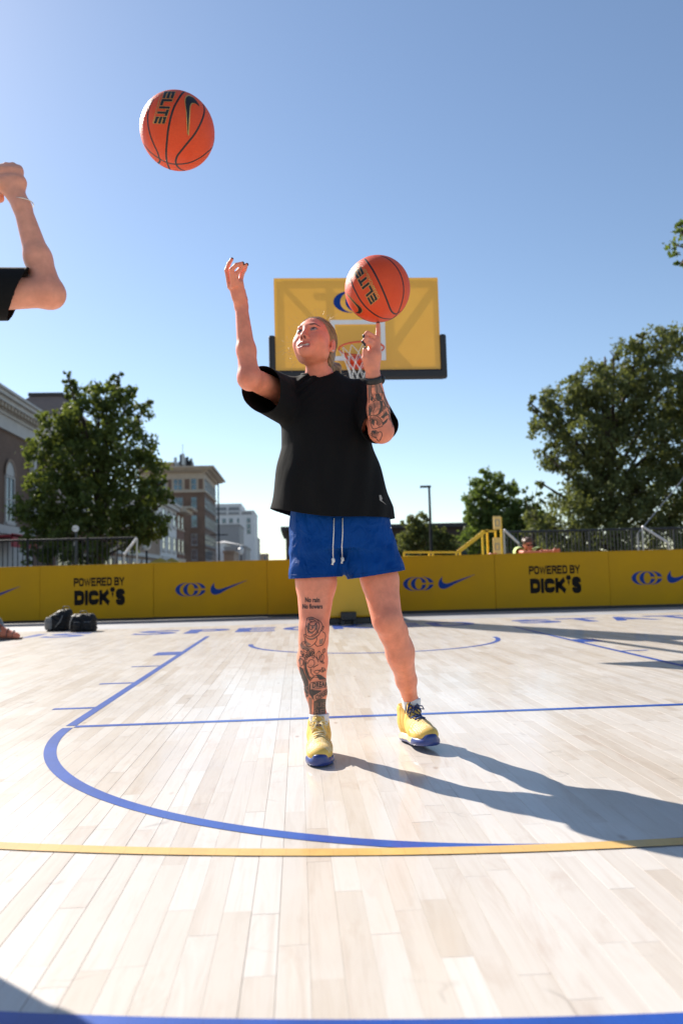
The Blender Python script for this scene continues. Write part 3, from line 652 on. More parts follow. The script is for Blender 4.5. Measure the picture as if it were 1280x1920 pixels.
def head_tint(V, col_, O, R, Fw, U, s=1.0, brow=(0.15, 0.075, 0.045), eye=(0.045, 0.05, 0.045)):
    M = np.stack([R, Fw, U], 1); L = (V - np.asarray(O))@M/s; x, y, z = L.T; ax = np.abs(x)
    def put(mask, c, a=1.0):
        w_ = (mask*a)[:, None]; col_[:] = col_*(1 - w_) + np.asarray(c)*w_
    near = (np.linalg.norm(L, axis=1) < 0.16)
    g = lambda cx, cy, cz, sx, sy, sz: np.exp(-((ax-cx)/sx)**2 - ((y-cy)/sy)**2 - ((z-cz)/sz)**2)*near
    put(g(.045,.06,-.03,.022,.03,.022), (.66,.20,.13), .32); put(g(0,.105,-.03,.014,.02,.014), (.62,.20,.14), .45)
    put(g(.078,-.01,-.012,.012,.02,.034), (.66,.18,.12), .5)
    lip = near & (y > .082) & (ax < .027 - np.maximum(0, np.abs(z+.0675)-.010)*1.6) & (z < -.0555) & (z > -.0835); put(lip.astype(float), (.48,.10,.085), .8)
    put((near & (z < -.0600) & (z > -.0690) & (ax < .020) & (y < .0925) & (y > .070)).astype(float), (.75,.70,.62)); put((near & (z <= -.0685) & (z > -.0745) & (ax < .020) & (y < .088) & (y > .06)).astype(float), (.05,.012,.012))
    put((near & (((z-.0295-.0025*np.cos((ax-.034)*70))/.0046)**2 + ((ax-.032)/.020)**2 < 1) & (y > .055)).astype(float), brow, .9)
    e2 = ((ax-.031)/.0130)**2 + ((z-.0105)/.0074)**2; put((near & (e2 < 1) & (y > .06)).astype(float), (.34,.29,.27)); put((near & (((ax-.031)**2 + (z-.0125)**2) < .0066**2) & (y > .06)).astype(float), eye)
    put((near & (np.abs(e2 - 1.05) < .35) & (y > .06) & (z > .0115)).astype(float), (.06,.035,.03), .85); put((near & (np.abs(e2 - 1.1) < .25) & (y > .06) & (z <= .0115)).astype(float), (.30,.15,.12), .6)
    put((near & (((ax-.0065)/.0045)**2 + ((z+.0395)/.0045)**2 < 1) & (y > .092)).astype(float), (.14,.035,.03), .9)
    return L
SKIN = np.array((0.840, 0.295, 0.172))
# ------------------------------------------------------------------ the player in the middle
def px_r(px, P): return px*float((np.asarray(P) - CAM)@AX_D)/F_PX
base = np.array([-0.52, -4.95, 0.0])
HR = np.array([-0.9073, 0.4188, -0.0389]); HF = np.array([-0.4058, -0.8475, 0.3422]); HU = np.array([0.1103, 0.3263, 0.9388]); HO = np.array([-0.672, -4.98, 1.563])
player = empty('person', base, 'woman in black T-shirt and blue shorts spinning a ball on her fingertip', 'person')
S_R, E_R, W_R = at(532, 738, -4.93), at(467.5, 708, -5.19), at(452.5, 574, -5.16)
S_L, E_L, W_L = at(684, 738, -4.92), at(714, 806, -5.13), at(700, 708, -5.22)
NK = at(600, 716, -4.93)
H_R, K_R, A_R = np.array([-.690, -4.93, .86]), at(588.5, 1174, -5.0), at(596.5, 1342, -4.925)
H_L, K_L, A_L = np.array([-.500, -4.92, .86]), at(724.5, 1158, -5.0), at(770, 1316, -4.775)
HS = .955
prims = head_prims(HO, HR, HF, HU, HS)
prims += [('+', RC(HO - HU*.045 - HF*.022, NK + np.array([.002, .005, 0]), .044, .0475), .012), ('+', RC(NK, NK + np.array([0, .02, -.08]), .054, .075), .04)]
prims += [('+', EL((-.61, -4.92, 1.27), (.135, .095, .16)), .05), ('+', EL((-.60, -4.93, .99), (.13, .095, .17)), .06), ('+', RC((-.67, -4.92, 1.36), S_R, .06, .052), .04), ('+', RC((-.57, -4.92, 1.36), S_L, .06, .052), .04)]
# legs: thigh, knee, calf, ankle, foot
T_R, T_L = at(592.5, 1092, -4.97), at(712, 1088, -4.96)
for H, T, K, A, cal, side in ((H_R, T_R, K_R, A_R, at(586.5, 1240, -4.955), -1), (H_L, T_L, K_L, A_L, at(750, 1224, -4.93), 1)):
    kd = K*.60 + cal*.40 + np.array([.004*(side > 0), .004, 0])
    prims += [('+', RC(H, T, .084, .0745 if side < 0 else .0695), .03), ('+', RC(T, K, .0745 if side < 0 else .0695, .0535 if side < 0 else .0575), .02), ('+', EL(K + np.array([.002, -.014, -.008]), (.041, .046, .054)), .02), ('+', EL(K + np.array([0, -.044, -.004]), (.026, .020, .032)), .016),
              ('+', RC(K*.85 + cal*.15, kd, .0535, .0525), .02), ('+', RC(kd, cal, .0520, .0525 if side < 0 else .0500), .02), ('+', RC(cal, cal*.45 + A*.55, .0525 if side < 0 else .0500, .0395), .02), ('+', RC(cal*.45 + A*.55, A, .0385, .0285), .02),
              ('+', EL(cal + np.array([-.006 if side < 0 else .0, .018, .012]), (.044, .042, .080)), .03), ('+', RC(A, A + np.array([0, 0, -.08]), .034, .036), .01)]
# arms
M_R, M_L = E_R*.62 + W_R*.38, E_L*.6 + W_L*.4
prims += [('+', RC(S_R, E_R, .048, .0385), .02), ('+', EL(E_R + np.array([.0, .008, -.006]), (.036, .037, .037)), .02), ('+', RC(E_R, M_R, .0365, .0328), .02), ('+', RC(M_R, W_R, .0325, .0225), .02)]
prims += [('+', RC(S_L, E_L, .050, .041), .02), ('+', EL(E_L + np.array([.002, .004, -.012]), (.038, .038, .034)), .02), ('+', RC(E_L, M_L, .0425, .0385), .02), ('+', RC(M_L, W_L, .0375, .0250), .02)]
# right hand (image left): palm, four bent fingers, thumb folded behind
def finger(pts, r0, r1, k=.004):
    P = [at(*p) for p in pts]; n = len(P) - 1; out = []
    for i in range(n):
        ra = r0 + (r1 - r0)*i/n; rb = r0 + (r1 - r0)*(i + 1)/n; out.append(('+', RC(P[i], P[i+1], ra, rb), k if i else .006))
    return out, P[-1], P[-1] - P[-2]
nails = []
prims += [('+', RC(W_R, at(435, 536, -5.19), .0215, .0130), .012), ('+', RC(W_R, at(450, 531, -5.205), .0215, .0135), .012), ('+', EL(at(446, 553, -5.185), (.022, .017, .034)), .012)]
for pts, r0, r1 in (([(430.5,538,-5.19),(425,507,-5.20),(429,495,-5.205),(435,485.5,-5.205)], .0088, .0062), ([(436.5,537,-5.205),(434,506,-5.232),(443,497,-5.238),(455,493.5,-5.236)], .0092, .0066), ([(443.5,534,-5.21),(443,514,-5.222),(452,502,-5.225),(463,496,-5.222)], .0092, .0066), ([(450,532,-5.20),(453.5,514,-5.200),(458,506,-5.196),(461,501,-5.19)], .0092, .0066), ([(459,562,-5.17),(455,545,-5.155),(449,533,-5.15)], .0115, .0085)):
    f, tip, dr = finger(pts, r0, r1); prims += f; nails.append((tip, dr))
# left hand (image right): index up under the ball, other fingers folded, thumb along the palm
prims += [('+', RC(at(698, 704, -5.22), at(699, 668, -5.225), .0245, .0285), .012), ('+', RC(at(699, 668, -5.225), at(703, 640, -5.215), .0275, .0190), .012), ('+', EL(at(692, 680, -5.24), (.020, .018, .034)), .012)]
for pts, r0, r1 in (([(706,646,-5.205),(708.5,625,-5.195),(708.3,606.5,-5.192)], .0100, .0074), ([(704,634,-5.215),(689,625,-5.258),(682.5,630,-5.262)], .0100, .0074), ([(703,644,-5.22),(687,635,-5.262),(680.5,640.5,-5.264)], .0100, .0072), ([(702,653,-5.22),(690,643.5,-5.258),(684.5,646,-5.260)], .0092, .0066), ([(690,690,-5.238),(684.5,672,-5.250),(684,656,-5.252)], .0145, .0095)):
    f, tip, dr = finger(pts, r0, r1); prims += f; nails.append((tip, dr))
V, F = surface(prims, 0.0030, (-1.10, -5.36, 0.03), (-0.20, -4.72, 1.90)); V, F = main_piece(V, F); V = relax(V, F, 1, .35)
tint = np.tile(SKIN, (len(V), 1)); mott = vnoise(V, 45, 3)[:, None]; tint *= 1 + .03*mott; tint[:, 1:] *= 1 + .03*vnoise(V, 18, 8)[:, None]
HL = head_tint(V, tint, HO, HR, HF, HU, HS)
for Pa, Pb, lo_, hi_, sd, amt in ((W_L, E_L, .10, .80, 5, .62), (A_R, K_R, .03, .62, 6, .40)):       # softly shaded ink under the line work
    d_ = Pb - Pa; t_ = (V - Pa)@d_/(d_@d_); ds = np.linalg.norm(V - Pa - t_[:, None]*d_, axis=1); m_ = (t_ > lo_) & (t_ < hi_) & (ds < .075); nz = vnoise(V, 95, sd) + .6*vnoise(V, 190, sd + 1)
    side_ = 1.0 if sd == 5 else np.clip((Pa[0] - .004 - V[:, 0])/.02, 0, 1)*.9 + .25*(t_ < .30)
    k_ = (np.clip(nz*1.1 + .15, 0, 1)*amt*side_*m_)[:, None]; tint = tint*(1 - k_) + np.array((.075, .060, .055))*k_
for K in (K_R, K_L, E_R, E_L):
    w_ = np.exp(-np.sum((V - K - [0, -.03, 0])**2, 1)/(.055**2))[:, None]*.45; tint = tint*(1 - w_) + np.array((.58, .175, .11))*w_
for t_, d_ in nails:
    d_ = d_/np.linalg.norm(d_); q = V - (t_ + d_*.004); tint[(np.linalg.norm(q, axis=1) < .0085) & (q@d_ > -.004)] = (.012, .012, .016)
body = skin_obj('body', V, F, 'skin', player, base, tint)
BV = BVHTree.FromPolygons([tuple(q) for q in V], F.tolist()); 
def hit(x, y, bvh=None, off=.0007):
    d = Vector(tuple(ray(x, y))).normalized(); h = (bvh or BV).ray_cast(Vector(tuple(CAM)), d)
    if h[0] is None: return None
    n = h[1]; n = n if n.dot(d) < 0 else -n
    return np.array(h[0]) + np.array(n)*off
class Ink:
    """drawing laid on the skin as a thin sheet"""
    def __init__(s, bvh=None): s.v = []; s.f = []; s.b = bvh
    def tris(s, V2, T2, off=.0007, ml=2.0):
        V2, T2 = refine2d(V2, T2, ml); H = [hit(x, y, s.b, off) for x, y in V2]; idx = {}
        for t in T2:
            P = [H[i] for i in t]
            if any(p is None for p in P) or max(np.linalg.norm(P[0]-P[1]), np.linalg.norm(P[1]-P[2])) > .03: continue
            for i in t:
                if i not in idx: idx[i] = len(s.v); s.v.append(H[i])
            s.f.append(tuple(idx[i] for i in t))
    def line(s, pts, w=1.0, off=.0009, close=False):
        P = [np.array(p, float) for p in pts]
        if close: P.append(P[0])
        # smooth the drawn points
        Q = []
        for i in range(len(P)-1):
            a, b, c, d = P[max(i-1,0)], P[i], P[i+1], P[min(i+2,len(P)-1)]; n = max(2, int(np.linalg.norm(c-b)/1.2))
            for k in range(n):
                t = k/n; Q.append(.5*((2*b) + (c-a)*t + (2*a-5*b+4*c-d)*t*t + (3*b-a-3*c+d)*t**3))
        Q.append(P[-1]); Q = np.array(Q); T = np.gradient(Q, axis=0) if len(Q) > 2 else np.tile(Q[-1]-Q[0], (len(Q),1)); N = np.stack([-T[:,1], T[:,0]], 1); N /= np.linalg.norm(N, axis=1)[:, None] + 1e-9
        V2, T2 = strip2d(Q + N*w/2, Q - N*w/2); s.tris(V2, T2, off, 4.0)
    def text(s, txt, o, ex, ey, bold=.02, off=.0011):
        V2, T2, _ = text2d(txt, bold); s.tris(np.array(o) + V2[:, :1]*np.array(ex) + V2[:, 1:2]*np.array(ey), T2, off, 1.6)
    def build(s, name, mat, parent, b=base):
        if s.f: return tag(obj(name, pmesh(name, np.array(s.v) - b, s.f), mat, parent, smooth=True), kind='stuff')
def Z5(*pts): return [(540 + x/6.857, 1080 + y/6.857) for x, y in pts]
def poly(pts): n = len(pts); c = np.mean(np.array(pts), 0); return np.vstack([pts, c]), np.array([(i, (i+1) % n, n) for i in range(n)])
ik = Ink()
ik.text('No rain', (572.2, 1129.5), (27, 0), (0, -9.5), .035); ik.text('No flowers', (567.2, 1141.5), (37, 0), (0, -9), .035)
rose = [((240,545),(300,530),(370,560),(400,575),(430,610),(440,650),(420,700),(380,770),(310,815),(250,800),(225,770)), tuple((305 + (14 + 6.2*k)*math.cos(.62*k)*.9, 655 + (14 + 6.2*k)*math.sin(.62*k)*1.05) for k in range(9)), ((262,610),(300,640),(345,630),(368,600)), ((250,690),(285,720),(330,712),(362,668)), ((238,640),(262,690),(258,735)), ((345,600),(372,640),(372,700),(345,745),(300,765)), ((272,575),(320,590),(352,575)),
  ((205,750),(215,800),(220,860),(250,905),(300,900),(340,870),(370,900),(430,890),(460,850),(480,780),(470,735),(440,715)), ((440,650),(455,645),(445,690),(420,710)), ((210,745),(270,775),(330,770),(390,720)), ((245,545),(235,600),(225,690),(235,760)), ((370,560),(395,600),(400,660),(370,740)), ((340,870),(365,830),(370,790)), ((260,560),(330,565),(385,610))]
for r in rose: ik.line(Z5(*r), 1.15)
for x, y, a, L in ((170,870,20,70),(190,930,-30,110),(250,950,-70,90),(310,960,-80,100),(330,940,-120,90),(400,960,-95,120),(440,1000,-100,110),(180,1010,-20,90),(220,1030,10,80),(470,930,-110,70),(165,960,-60,70),(280,1010,30,70),(420,1090,-40,50),(400,1210,-20,60),(430,1180,-35,60)):
    ca, sa = math.cos(math.radians(a)), math.sin(math.radians(a)); lp = [(0,0),(.3,.22),(.7,.2),(1,0),(.7,-.2),(.3,-.22),(0,0)]
    ik.line(Z5(*[(x + L*(u*ca + v*sa), y - L*(u*sa - v*ca)) for u, v in lp]), .9); ik.line(Z5((x, y), (x + L*.9*ca, y - L*.9*sa)), .7)
for r in (((235,1080),(260,1040),(320,1020),(370,1060),(390,1110)), ((250,1130),(280,1080),(330,1085),(335,1140),(290,1180),(255,1160)), ((215,1060),(205,1130),(220,1220),(250,1300),(280,1345)), ((240,1100),(232,1180),(255,1260),(300,1320)), ((290,1190),(300,1250),(330,1285),(300,1320)), ((320,1180),(350,1160),(390,1140)), ((330,1230),(370,1210),(400,1220),(380,1250),(330,1240)), ((340,1280),(400,1270),(430,1320)), ((280,1355),(330,1300),(400,1310),(520,1335)), ((135,1090),(160,1060),(195,1090),(190,1140),(160,1160)), ((150,1030),(200,1040),(230,1070)), ((150,1170),(190,1200),(215,1260))): ik.line(Z5(*r), 1.1)
ik.build('tattoo', 'ink', body)
sh = Ink(); 
for pg in (((275,1370),(265,1500),(330,1600),(330,1820),(475,1820),(485,1580),(440,1600),(400,1560),(330,1560),(345,1500),(430,1470),(300,1465)), ((300,1480),(420,1480),(330,1555)), ((145,1170),(200,1215),(262,1350),(262,1545),(235,1560),(200,1440),(165,1320)), ((355,1265),(420,1270),(500,1330),(400,1335)), ((225,1060),(240,1180),(290,1330),(270,1340),(228,1240),(212,1130))): V2, T2 = poly(Z5(*pg)); sh.tris(V2, T2, .0006)
V2, T2 = poly(Z5((245,600),(300,585),(350,610),(355,690),(300,740),(250,700))); sh_l = Ink()
for pg in (((250,600),(280,640),(270,700),(255,720),(240,670)), ((300,640),(335,635),(330,670),(300,675)), ((340,610),(368,640),(365,700),(345,690)), ((262,700),(300,722),(340,705),(310,745),(270,740)), ((225,800),(250,850),(300,880),(250,900),(225,860)), ((400,820),(455,800),(440,870),(400,880)), ((250,790),(320,800),(380,760),(330,815),(280,815)), ((245,550),(300,535),(340,548),(290,560)), ((150,870),(240,905),(330,930),(240,960),(170,930)), ((135,1090),(150,1030),(165,1060),(155,1160)), ((265,1560),(310,1570),(300,1800),(270,1800))): V2, T2 = poly(Z5(*pg)); sh_l.tris(V2, T2, .0005)
sh.build('tattoo', 'ink_soft', body); sh_l.build('tattoo', 'ink_light', body)
bn = Ink(); V2, T2 = quads2d([(0,0,1,1)])
def affine(o, ex, ey): return np.array(o) + np.array([(0,0),(1,0),(1,1),(0,1)])[:, :1]*np.array(ex) + np.array([(0,0),(1,0),(1,1),(0,1)])[:, 1:2]*np.array(ey)
z5 = lambda x, y: (540 + x/6.857, 1080 + y/6.857)
bn.tris(affine(z5(288,1462), (33,-5.5), (0,-13.2)), T2, .0008); bn.tris(affine(z5(335,1615), (25,-14.5), (-1.5,-11)), T2, .0008); bn.build('tattoo', 'ink_skin', body)
tx = Ink(); tx.text('DREAM', z5(315,1440), (29,-3.2), (.3,-10), .03, .0012); tx.text('CHASER', z5(355,1595), (24,-13.5), (-1,-8.5), .03, .0012)
tx.line([z5(288,1462), z5(515,1425)], .8, .0012); tx.line([z5(288,1372), z5(520,1335)], .8, .0012); tx.line([z5(335,1615), z5(500,1520)], .8, .0012); tx.build('tattoo', 'ink', body)
tl = Ink(); tl.text('JUS', z5(335,1708), (21,-1.2), (0,-11.5), -.004, .0012); tl.text('BE', z5(342,1790), (17,-1.5), (0,-10.5), -.004, .0012); tl.text('S', z5(222,1525), (7.5,1), (1,-17), .0, .0012); tl.build('tattoo', 'ink_light', body)
# forearm tattoo: flowers and feathers
def Z8(*pts): return [(640 + x/7.385, 590 + y/7.385) for x, y in pts]
fa = Ink()
for r in (((400,1400),(450,1390),(520,1420),(560,1480),(565,1540),(520,1560)), ((420,1610),(480,1640),(540,1620),(560,1660),(545,1710),(515,1750),(470,1690)), ((400,1400),(405,1500),(440,1580),(520,1560)), ((420,1610),(430,1680),(480,1700)), ((440,1200),(500,1180),(560,1230),(570,1300),(540,1360),(480,1390)), ((450,1220),(460,1290),(430,1350)), ((380,1260),(420,1290),(410,1350)), ((560,1180),(600,1260),(570,1340)), ((620,1270),(650,1300),(690,1350),(700,1420),(660,1440)), ((650,1380),(670,1450),(700,1500),(705,1560)), ((640,1320),(680,1390)), ((420,960),(410,1060),(440,1150)), ((480,970),(490,1060),(470,1140)), ((530,980),(560,1060),(550,1150)), ((390,1000),(385,1100),(380,1220)), ((560,1050),(600,1150),(640,1250)), ((500,1080),(520,1150),(560,1180)), ((540,1420),(600,1400),(650,1380)), ((560,1500),(600,1480),(640,1440)), ((430,1160),(460,1180),(440,1210)), ((470,1150),(500,1170))): fa.line(Z8(*r), 1.15)
for k in range(13):
    a = math.radians(-160 + k*17); fa.line(Z8((465 + 22*math.cos(a), 1490 + 26*math.sin(a)), (465 + 88*math.cos(a), 1490 + 82*math.sin(a))), .9)
for k in range(9):
    a = math.radians(-10 + k*22); fa.line(Z8((455 + 10*math.cos(a), 1600 + 10*math.sin(a)), (455 + 60*math.cos(a), 1640 + 75*math.sin(a))), .8)
fa.build('tattoo', 'ink', body)
fs = Ink()
for pg in (((540,1420),(620,1340),(640,1370),(580,1440)), ((565,1500),(640,1430),(625,1490),(575,1530)), ((520,1180),(570,1200),(560,1330),(500,1390),(545,1290)), ((375,1270),(410,1300),(405,1390),(378,1400)), ((470,1100),(520,1090),(560,1170),(500,1200)), ((410,1120),(440,1150),(430,1200),(400,1180)), ((420,1440),(460,1470),(450,1540),(410,1500)), ((430,1600),(470,1610),(450,1660))): V2, T2 = poly(Z8(*pg)); fs.tris(V2, T2, .0006)
fs.build('tattoo', 'ink_soft', body)
fl = Ink()
for pg in (((365,960),(420,950),(410,1150),(375,1150)), ((450,960),(540,960),(560,1090),(470,1080)), ((570,1080),(620,1180),(650,1270),(690,1340),(600,1260)), ((640,1300),(700,1360),(715,1500),(670,1440))): V2, T2 = poly(Z8(*pg)); fl.tris(V2, T2, .0005)
fl.build('tattoo', 'ink_light', body)

# hair drawn back tight, low bun, loose strands
HM = np.stack([HR, HF, HU], 1); hw = lambda x, y, z: HO + HM@(np.array([x, y, z])*(1 if abs(z) < 9 else 1))
class HairCut:
    def __call__(s, P):
        L = (P - HO.astype(np.float32))@HM.astype(np.float32); yc = np.interp(L[:, 2], [-.12, -.05, -.025, .0, .02, .05, .085, .11, .13], [-.050, -.038, -.020, .014, .030, .046, .062, .070, .072]); lim = np.where(np.abs(L[:, 0]) > .068, -.012, 1.0)*(L[:, 2] < .015) + 1.0*(L[:, 2] >= .015)
        return (np.minimum(yc, np.where(L[:, 2] < .012, np.minimum(yc, .014), yc)) - L[:, 1]).astype(np.float32)*-1.0
hp = [('+', EL(hw(0,-.019,.034), (.0760,.0945,.0875), HM), 0), ('+', EL(hw(0,-.055,-.035), (.060,.050,.055), HM), .03), ('-', type('C', (), {'__call__': lambda s, P: -HairCut()(P)})(), .004)]
hp += [('+', RC(hw(0,-.105,-.03), at(630, 690, -4.85), .026, .020), .02), ('+', RC(at(630, 690, -4.85), at(634, 707, -4.84), .020, .015), .01)]
hv, hf = surface(hp, 0.0030, HO - .2, HO + .2); hv = hv + 0
bun = hw(0,-.115,-.045); ha = (HO - bun)/np.linalg.norm(HO - bun); hv = relax(hv, hf, 1, .4); hq = hv - bun; hb1 = np.cross(ha, HU); hb1 /= np.linalg.norm(hb1); hb2 = np.cross(ha, hb1); phi = np.arctan2(hq@hb1, hq@hb2); hr_ = np.linalg.norm(hq, axis=1)
hs = .5 + .25*np.sin(phi*63 + 3*np.sin(phi*11)) + .25*np.sin(phi*29 + hr_*20 + 2) ; hs = np.clip(hs + .10*vnoise(hv, 90, 4), 0, 1)[:, None]
hair = skin_obj('hair', hv, hf, 'hair_tint', player, base, np.array((.10,.052,.022))*(1 - hs) + np.array((.40,.245,.115))*hs)
rh = random.Random(9); mb = MB(base)
def strand(p, d, L, r=.00022, curl=.35):
    pts = [np.array(p)]; d = np.array(d)/np.linalg.norm(d); ax = np.array([rh.gauss(0,1), rh.gauss(0,1), rh.gauss(0,1)])
    for k in range(7): d = d + np.cross(ax, d)*curl*.2 + np.array([0, 0, -.05]); d /= np.linalg.norm(d); pts.append(pts[-1] + d*L/7)
    mb.tube(pts, [r]*7 + [r*.5], 3, cap=False)
for k in range(60):
    a = rh.uniform(-1.3, 1.3); strand(hw(.074*math.sin(a), rh.uniform(-.03,.05), .04 + .085*math.cos(a)), HM@np.array([math.sin(a)*.6, rh.uniform(-.9,.5), .6]), rh.uniform(.015, .05))
for k in range(26): strand(hw(.072, rh.uniform(-.01,.045), rh.uniform(-.07,.05)), HM@np.array([1, rh.uniform(-.2,.6), rh.uniform(-.5,.3)]), rh.uniform(.03, .08), .00025, .9)
for k in range(30): strand(at(632 + rh.uniform(-3,4), 698 + rh.uniform(-8,8), -4.85), (rh.uniform(.2,1), rh.uniform(-.5,.5), rh.uniform(-.8,.5)), rh.uniform(.02, .045), .00025, 1.2)
tag(mb.build('loose_hair', 'hair_strand', hair), kind='stuff')
mb = MB(base); hc_ = hw(0,-.019,.034); hax = np.array((.0775,.0962,.0890)); bl = HM.T@(bun - hc_)/hax; bl /= np.linalg.norm(bl)
for k in range(260):                                               # combed strands from hairline to bun
    q = np.array([rh.uniform(-1, 1), 0, rh.uniform(-.35, 1)]); zz = q[2]*.0890 + .034; yc = float(np.interp(zz, [-.12, -.05, -.025, .0, .02, .05, .085, .11, .13], [-.050, -.038, -.020, .014, .030, .046, .062, .070, .072])) - rh.uniform(.002, .05); q[1] = (yc + .019)/.0962
    if abs(q[1]) > .99: continue
    s_ = math.sqrt(max(0, 1 - q[1]**2)); an = rh.uniform(-1.75, 1.75); u0 = np.array([math.sin(an)*s_, q[1], math.cos(an)*s_]); pts = []
    for t in np.linspace(0, .93, 9): u = u0*(1 - t) + bl*t; u /= np.linalg.norm(u); pts.append(hc_ + HM@(u*hax*rh.uniform(.998, 1.010)))
    mb.tube(pts, .00055, 3, cap=False)
tag(mb.build('combed_strands', 'hair_strand', hair), kind='stuff')
MB(base).tube([hw(-.078,-.001,-.044), hw(-.084,-.001,-.044)], .0032, 8).build('earring', 'silver', player)

# T-shirt: loose body and sleeves, open at hem, neck and cuffs
SR2, ER2 = S_R + np.array([-.00, 0, -.006]), S_R + (E_R - S_R)*1.25 + np.array([0, 0, -.026])
SL2, EL2 = S_L + np.array([0, 0, -.004]), S_L + (E_L - S_L)*1.20 + np.array([.012, .012, -.022])
def folds(P):
    x, y, z = P.T; w_ = np.clip((1.42 - z)/.25, 0, 1)
    loc = np.exp(-(((x+.735)/.07)**2 + ((z-1.41)/.06)**2))
    return .007*np.sin(x*150 - z*190 + y*40)*loc + (.0045*np.sin(x*38 + z*9 + 2*np.sin(z*6 + x*7)) + .003*np.sin(x*70 - z*16 + y*20) + .005*np.sin((x*.6 + z)*26 + y*12)*np.exp(-((x+.74)/.06)**2))*w_
tee = [('+', LOFT([(.76,-.620,-4.93,.262,.180,1.7),(.93,-.620,-4.93,.240,.170,1.7),(1.05,-.628,-4.935,.207,.158,1.8),(1.17,-.636,-4.935,.178,.146,2.0),(1.27,-.643,-4.93,.166,.132,2.3),(1.36,-.645,-4.925,.160,.112,2.2),(1.42,-.647,-4.92,.125,.085,2.0),(1.475,-.648,-4.92,.060,.050,2.0)], folds), 0),
       ('+', RC((-.700,-4.92,1.385), SR2, .062, .070), .025), ('+', RC((-.60,-4.92,1.378), SL2, .062, .060), .025), ('+', RC(SR2, ER2, .074, .084), .014), ('+', RC(SL2, EL2, .062, .0740), .010), ('+', RC(at(552, 776, -4.95), at(494, 742, -5.12), .062, .060), .016)]
uR = (E_R - S_R)/np.linalg.norm(E_R - S_R); uL = (E_L - S_L)/np.linalg.norm(E_L - S_L); cR, cL = S_R + uR*.195 + np.array([0,0,-.01]), S_L + uL*.235
def tee_cut(P):
    hem = .884 + .048*np.clip((-.62 - P[:, 0])/.233, 0, 1.2)**1.4 - P[:, 2]
    dn = np.linalg.norm((P - NK)*[1, .95, 0], axis=1); nk = np.where(P[:, 2] > 1.37, .0655 - dn, -1.0)
    P4 = P.astype(np.float32); tb = tee[0][1](P4)
    sr = np.where((np.linalg.norm(P - (S_R + uR*.27), axis=1) < .17) & (np.minimum(tee[3][1](P4), tee[5][1](P4)) < tb), (P - cR)@uR, -1.0); sl = np.where((np.linalg.norm(P - (S_L + uL*.30), axis=1) < .16) & (tee[4][1](P4) < tb) & (P[:, 1] < -4.97), (P - cL)@uL, -1.0)
    return np.maximum(np.maximum(hem, nk), np.maximum(sr, sl))
tv, tf = surface(tee, 0.0042, (-1.06, -5.36, .74), (-.24, -4.68, 1.56)); tv = relax(tv, tf, 1, .4); tv, tf = trim(tv, tf, tee_cut); tv, tf = main_piece(tv, tf)
shirt = skin_obj('t_shirt', tv, tf, 'tee_black', player, base, solid=.0025)
SB = BVHTree.FromPolygons([tuple(q) for q in tv], tf.tolist())
lg = Ink(SB); V2, T2 = SWOOSH2d(); V2 = V2*[15, -7.5]; a = math.radians(66); V2 = V2@np.array([[math.cos(a), math.sin(a)], [-math.sin(a), math.cos(a)]]); lg.tris(V2 - V2.mean(0) + [714.5, 938], T2, .003)
V2, T2 = poly([(709.5,929),(713,928.5),(715,934),(714,941),(711,938)]); lg.tris(V2, T2, .003); lg.build('printed_logo', 'print_grey', shirt)
# collar rib
ring = []; 
for a in np.linspace(0, 2*math.pi, 49):
    d = Vector((math.cos(a), math.sin(a), 0)); p = NK + np.array(d)*.067; h = SB.ray_cast(Vector((p[0] + d.x*.006, p[1] + d.y*.006, 1.6)), Vector((0, 0, -1))); ring.append((p[0] + d.x*.003, p[1] + d.y*.003, (h[0].z if h[0] else 1.43) + .003))
MB(base).tube(ring, .0065, 6, cap=False, flat=.6).build('collar', 'tee_black', shirt, smooth=True)

# shorts
RL0, RL1 = np.array([-.672, -4.925, .86]), at(590.5, 1100, -4.968); LL0, LL1 = np.array([-.505, -4.92, .86]), at(710, 1094, -4.965)
def sfold(P): x, y, z = P.T; return .0018*np.sin(x*60 + z*30 + 2*np.sin(z*14)) + .0018*np.sin(z*70 + x*25 + y*30)
class DISP:
    def __init__(s, f, g): s.f = f; s.g = g
    def __call__(s, P): return s.f(P) + s.g(P)
sho = [('+', LOFT([(.77,-.588,-4.925,.188,.132,2.3),(.86,-.588,-4.925,.190,.134,2.4),(.95,-.590,-4.925,.184,.125,2.3),(1.02,-.590,-4.925,.172,.118,2.2)]), 0), ('+', DISP(RC(RL0, RL1, .104, .0985), sfold), .03), ('+', DISP(RC(LL0, LL1, .103, .1100), sfold), .03)]
hl, hr_, hm = at(650, 1087, -5.06), at(760, 1070, -4.95), at(545, 1085, -4.96)
def sh_cut(P):
    zl = np.interp(P[:, 0], [hl[0], hr_[0]], [hl[2], hr_[2] + .004]); zr = hm[2] + .0 + (P[:, 0] - hm[0])*.02
    return np.maximum(np.where(P[:, 0] > -.572, zl, zr) - P[:, 2], P[:, 2] - 1.0)
sv, sf = surface(sho, 0.0036, (-.84, -5.15, .56), (-.28, -4.70, 1.06)); sv = relax(sv, sf, 1, .4); sv, sf = trim(sv, sf, sh_cut)
shorts = skin_obj('shorts', sv, sf, 'shorts_blue', player, base, solid=.002)
KB = BVHTree.FromPolygons([tuple(q) for q in sv], sf.tolist())
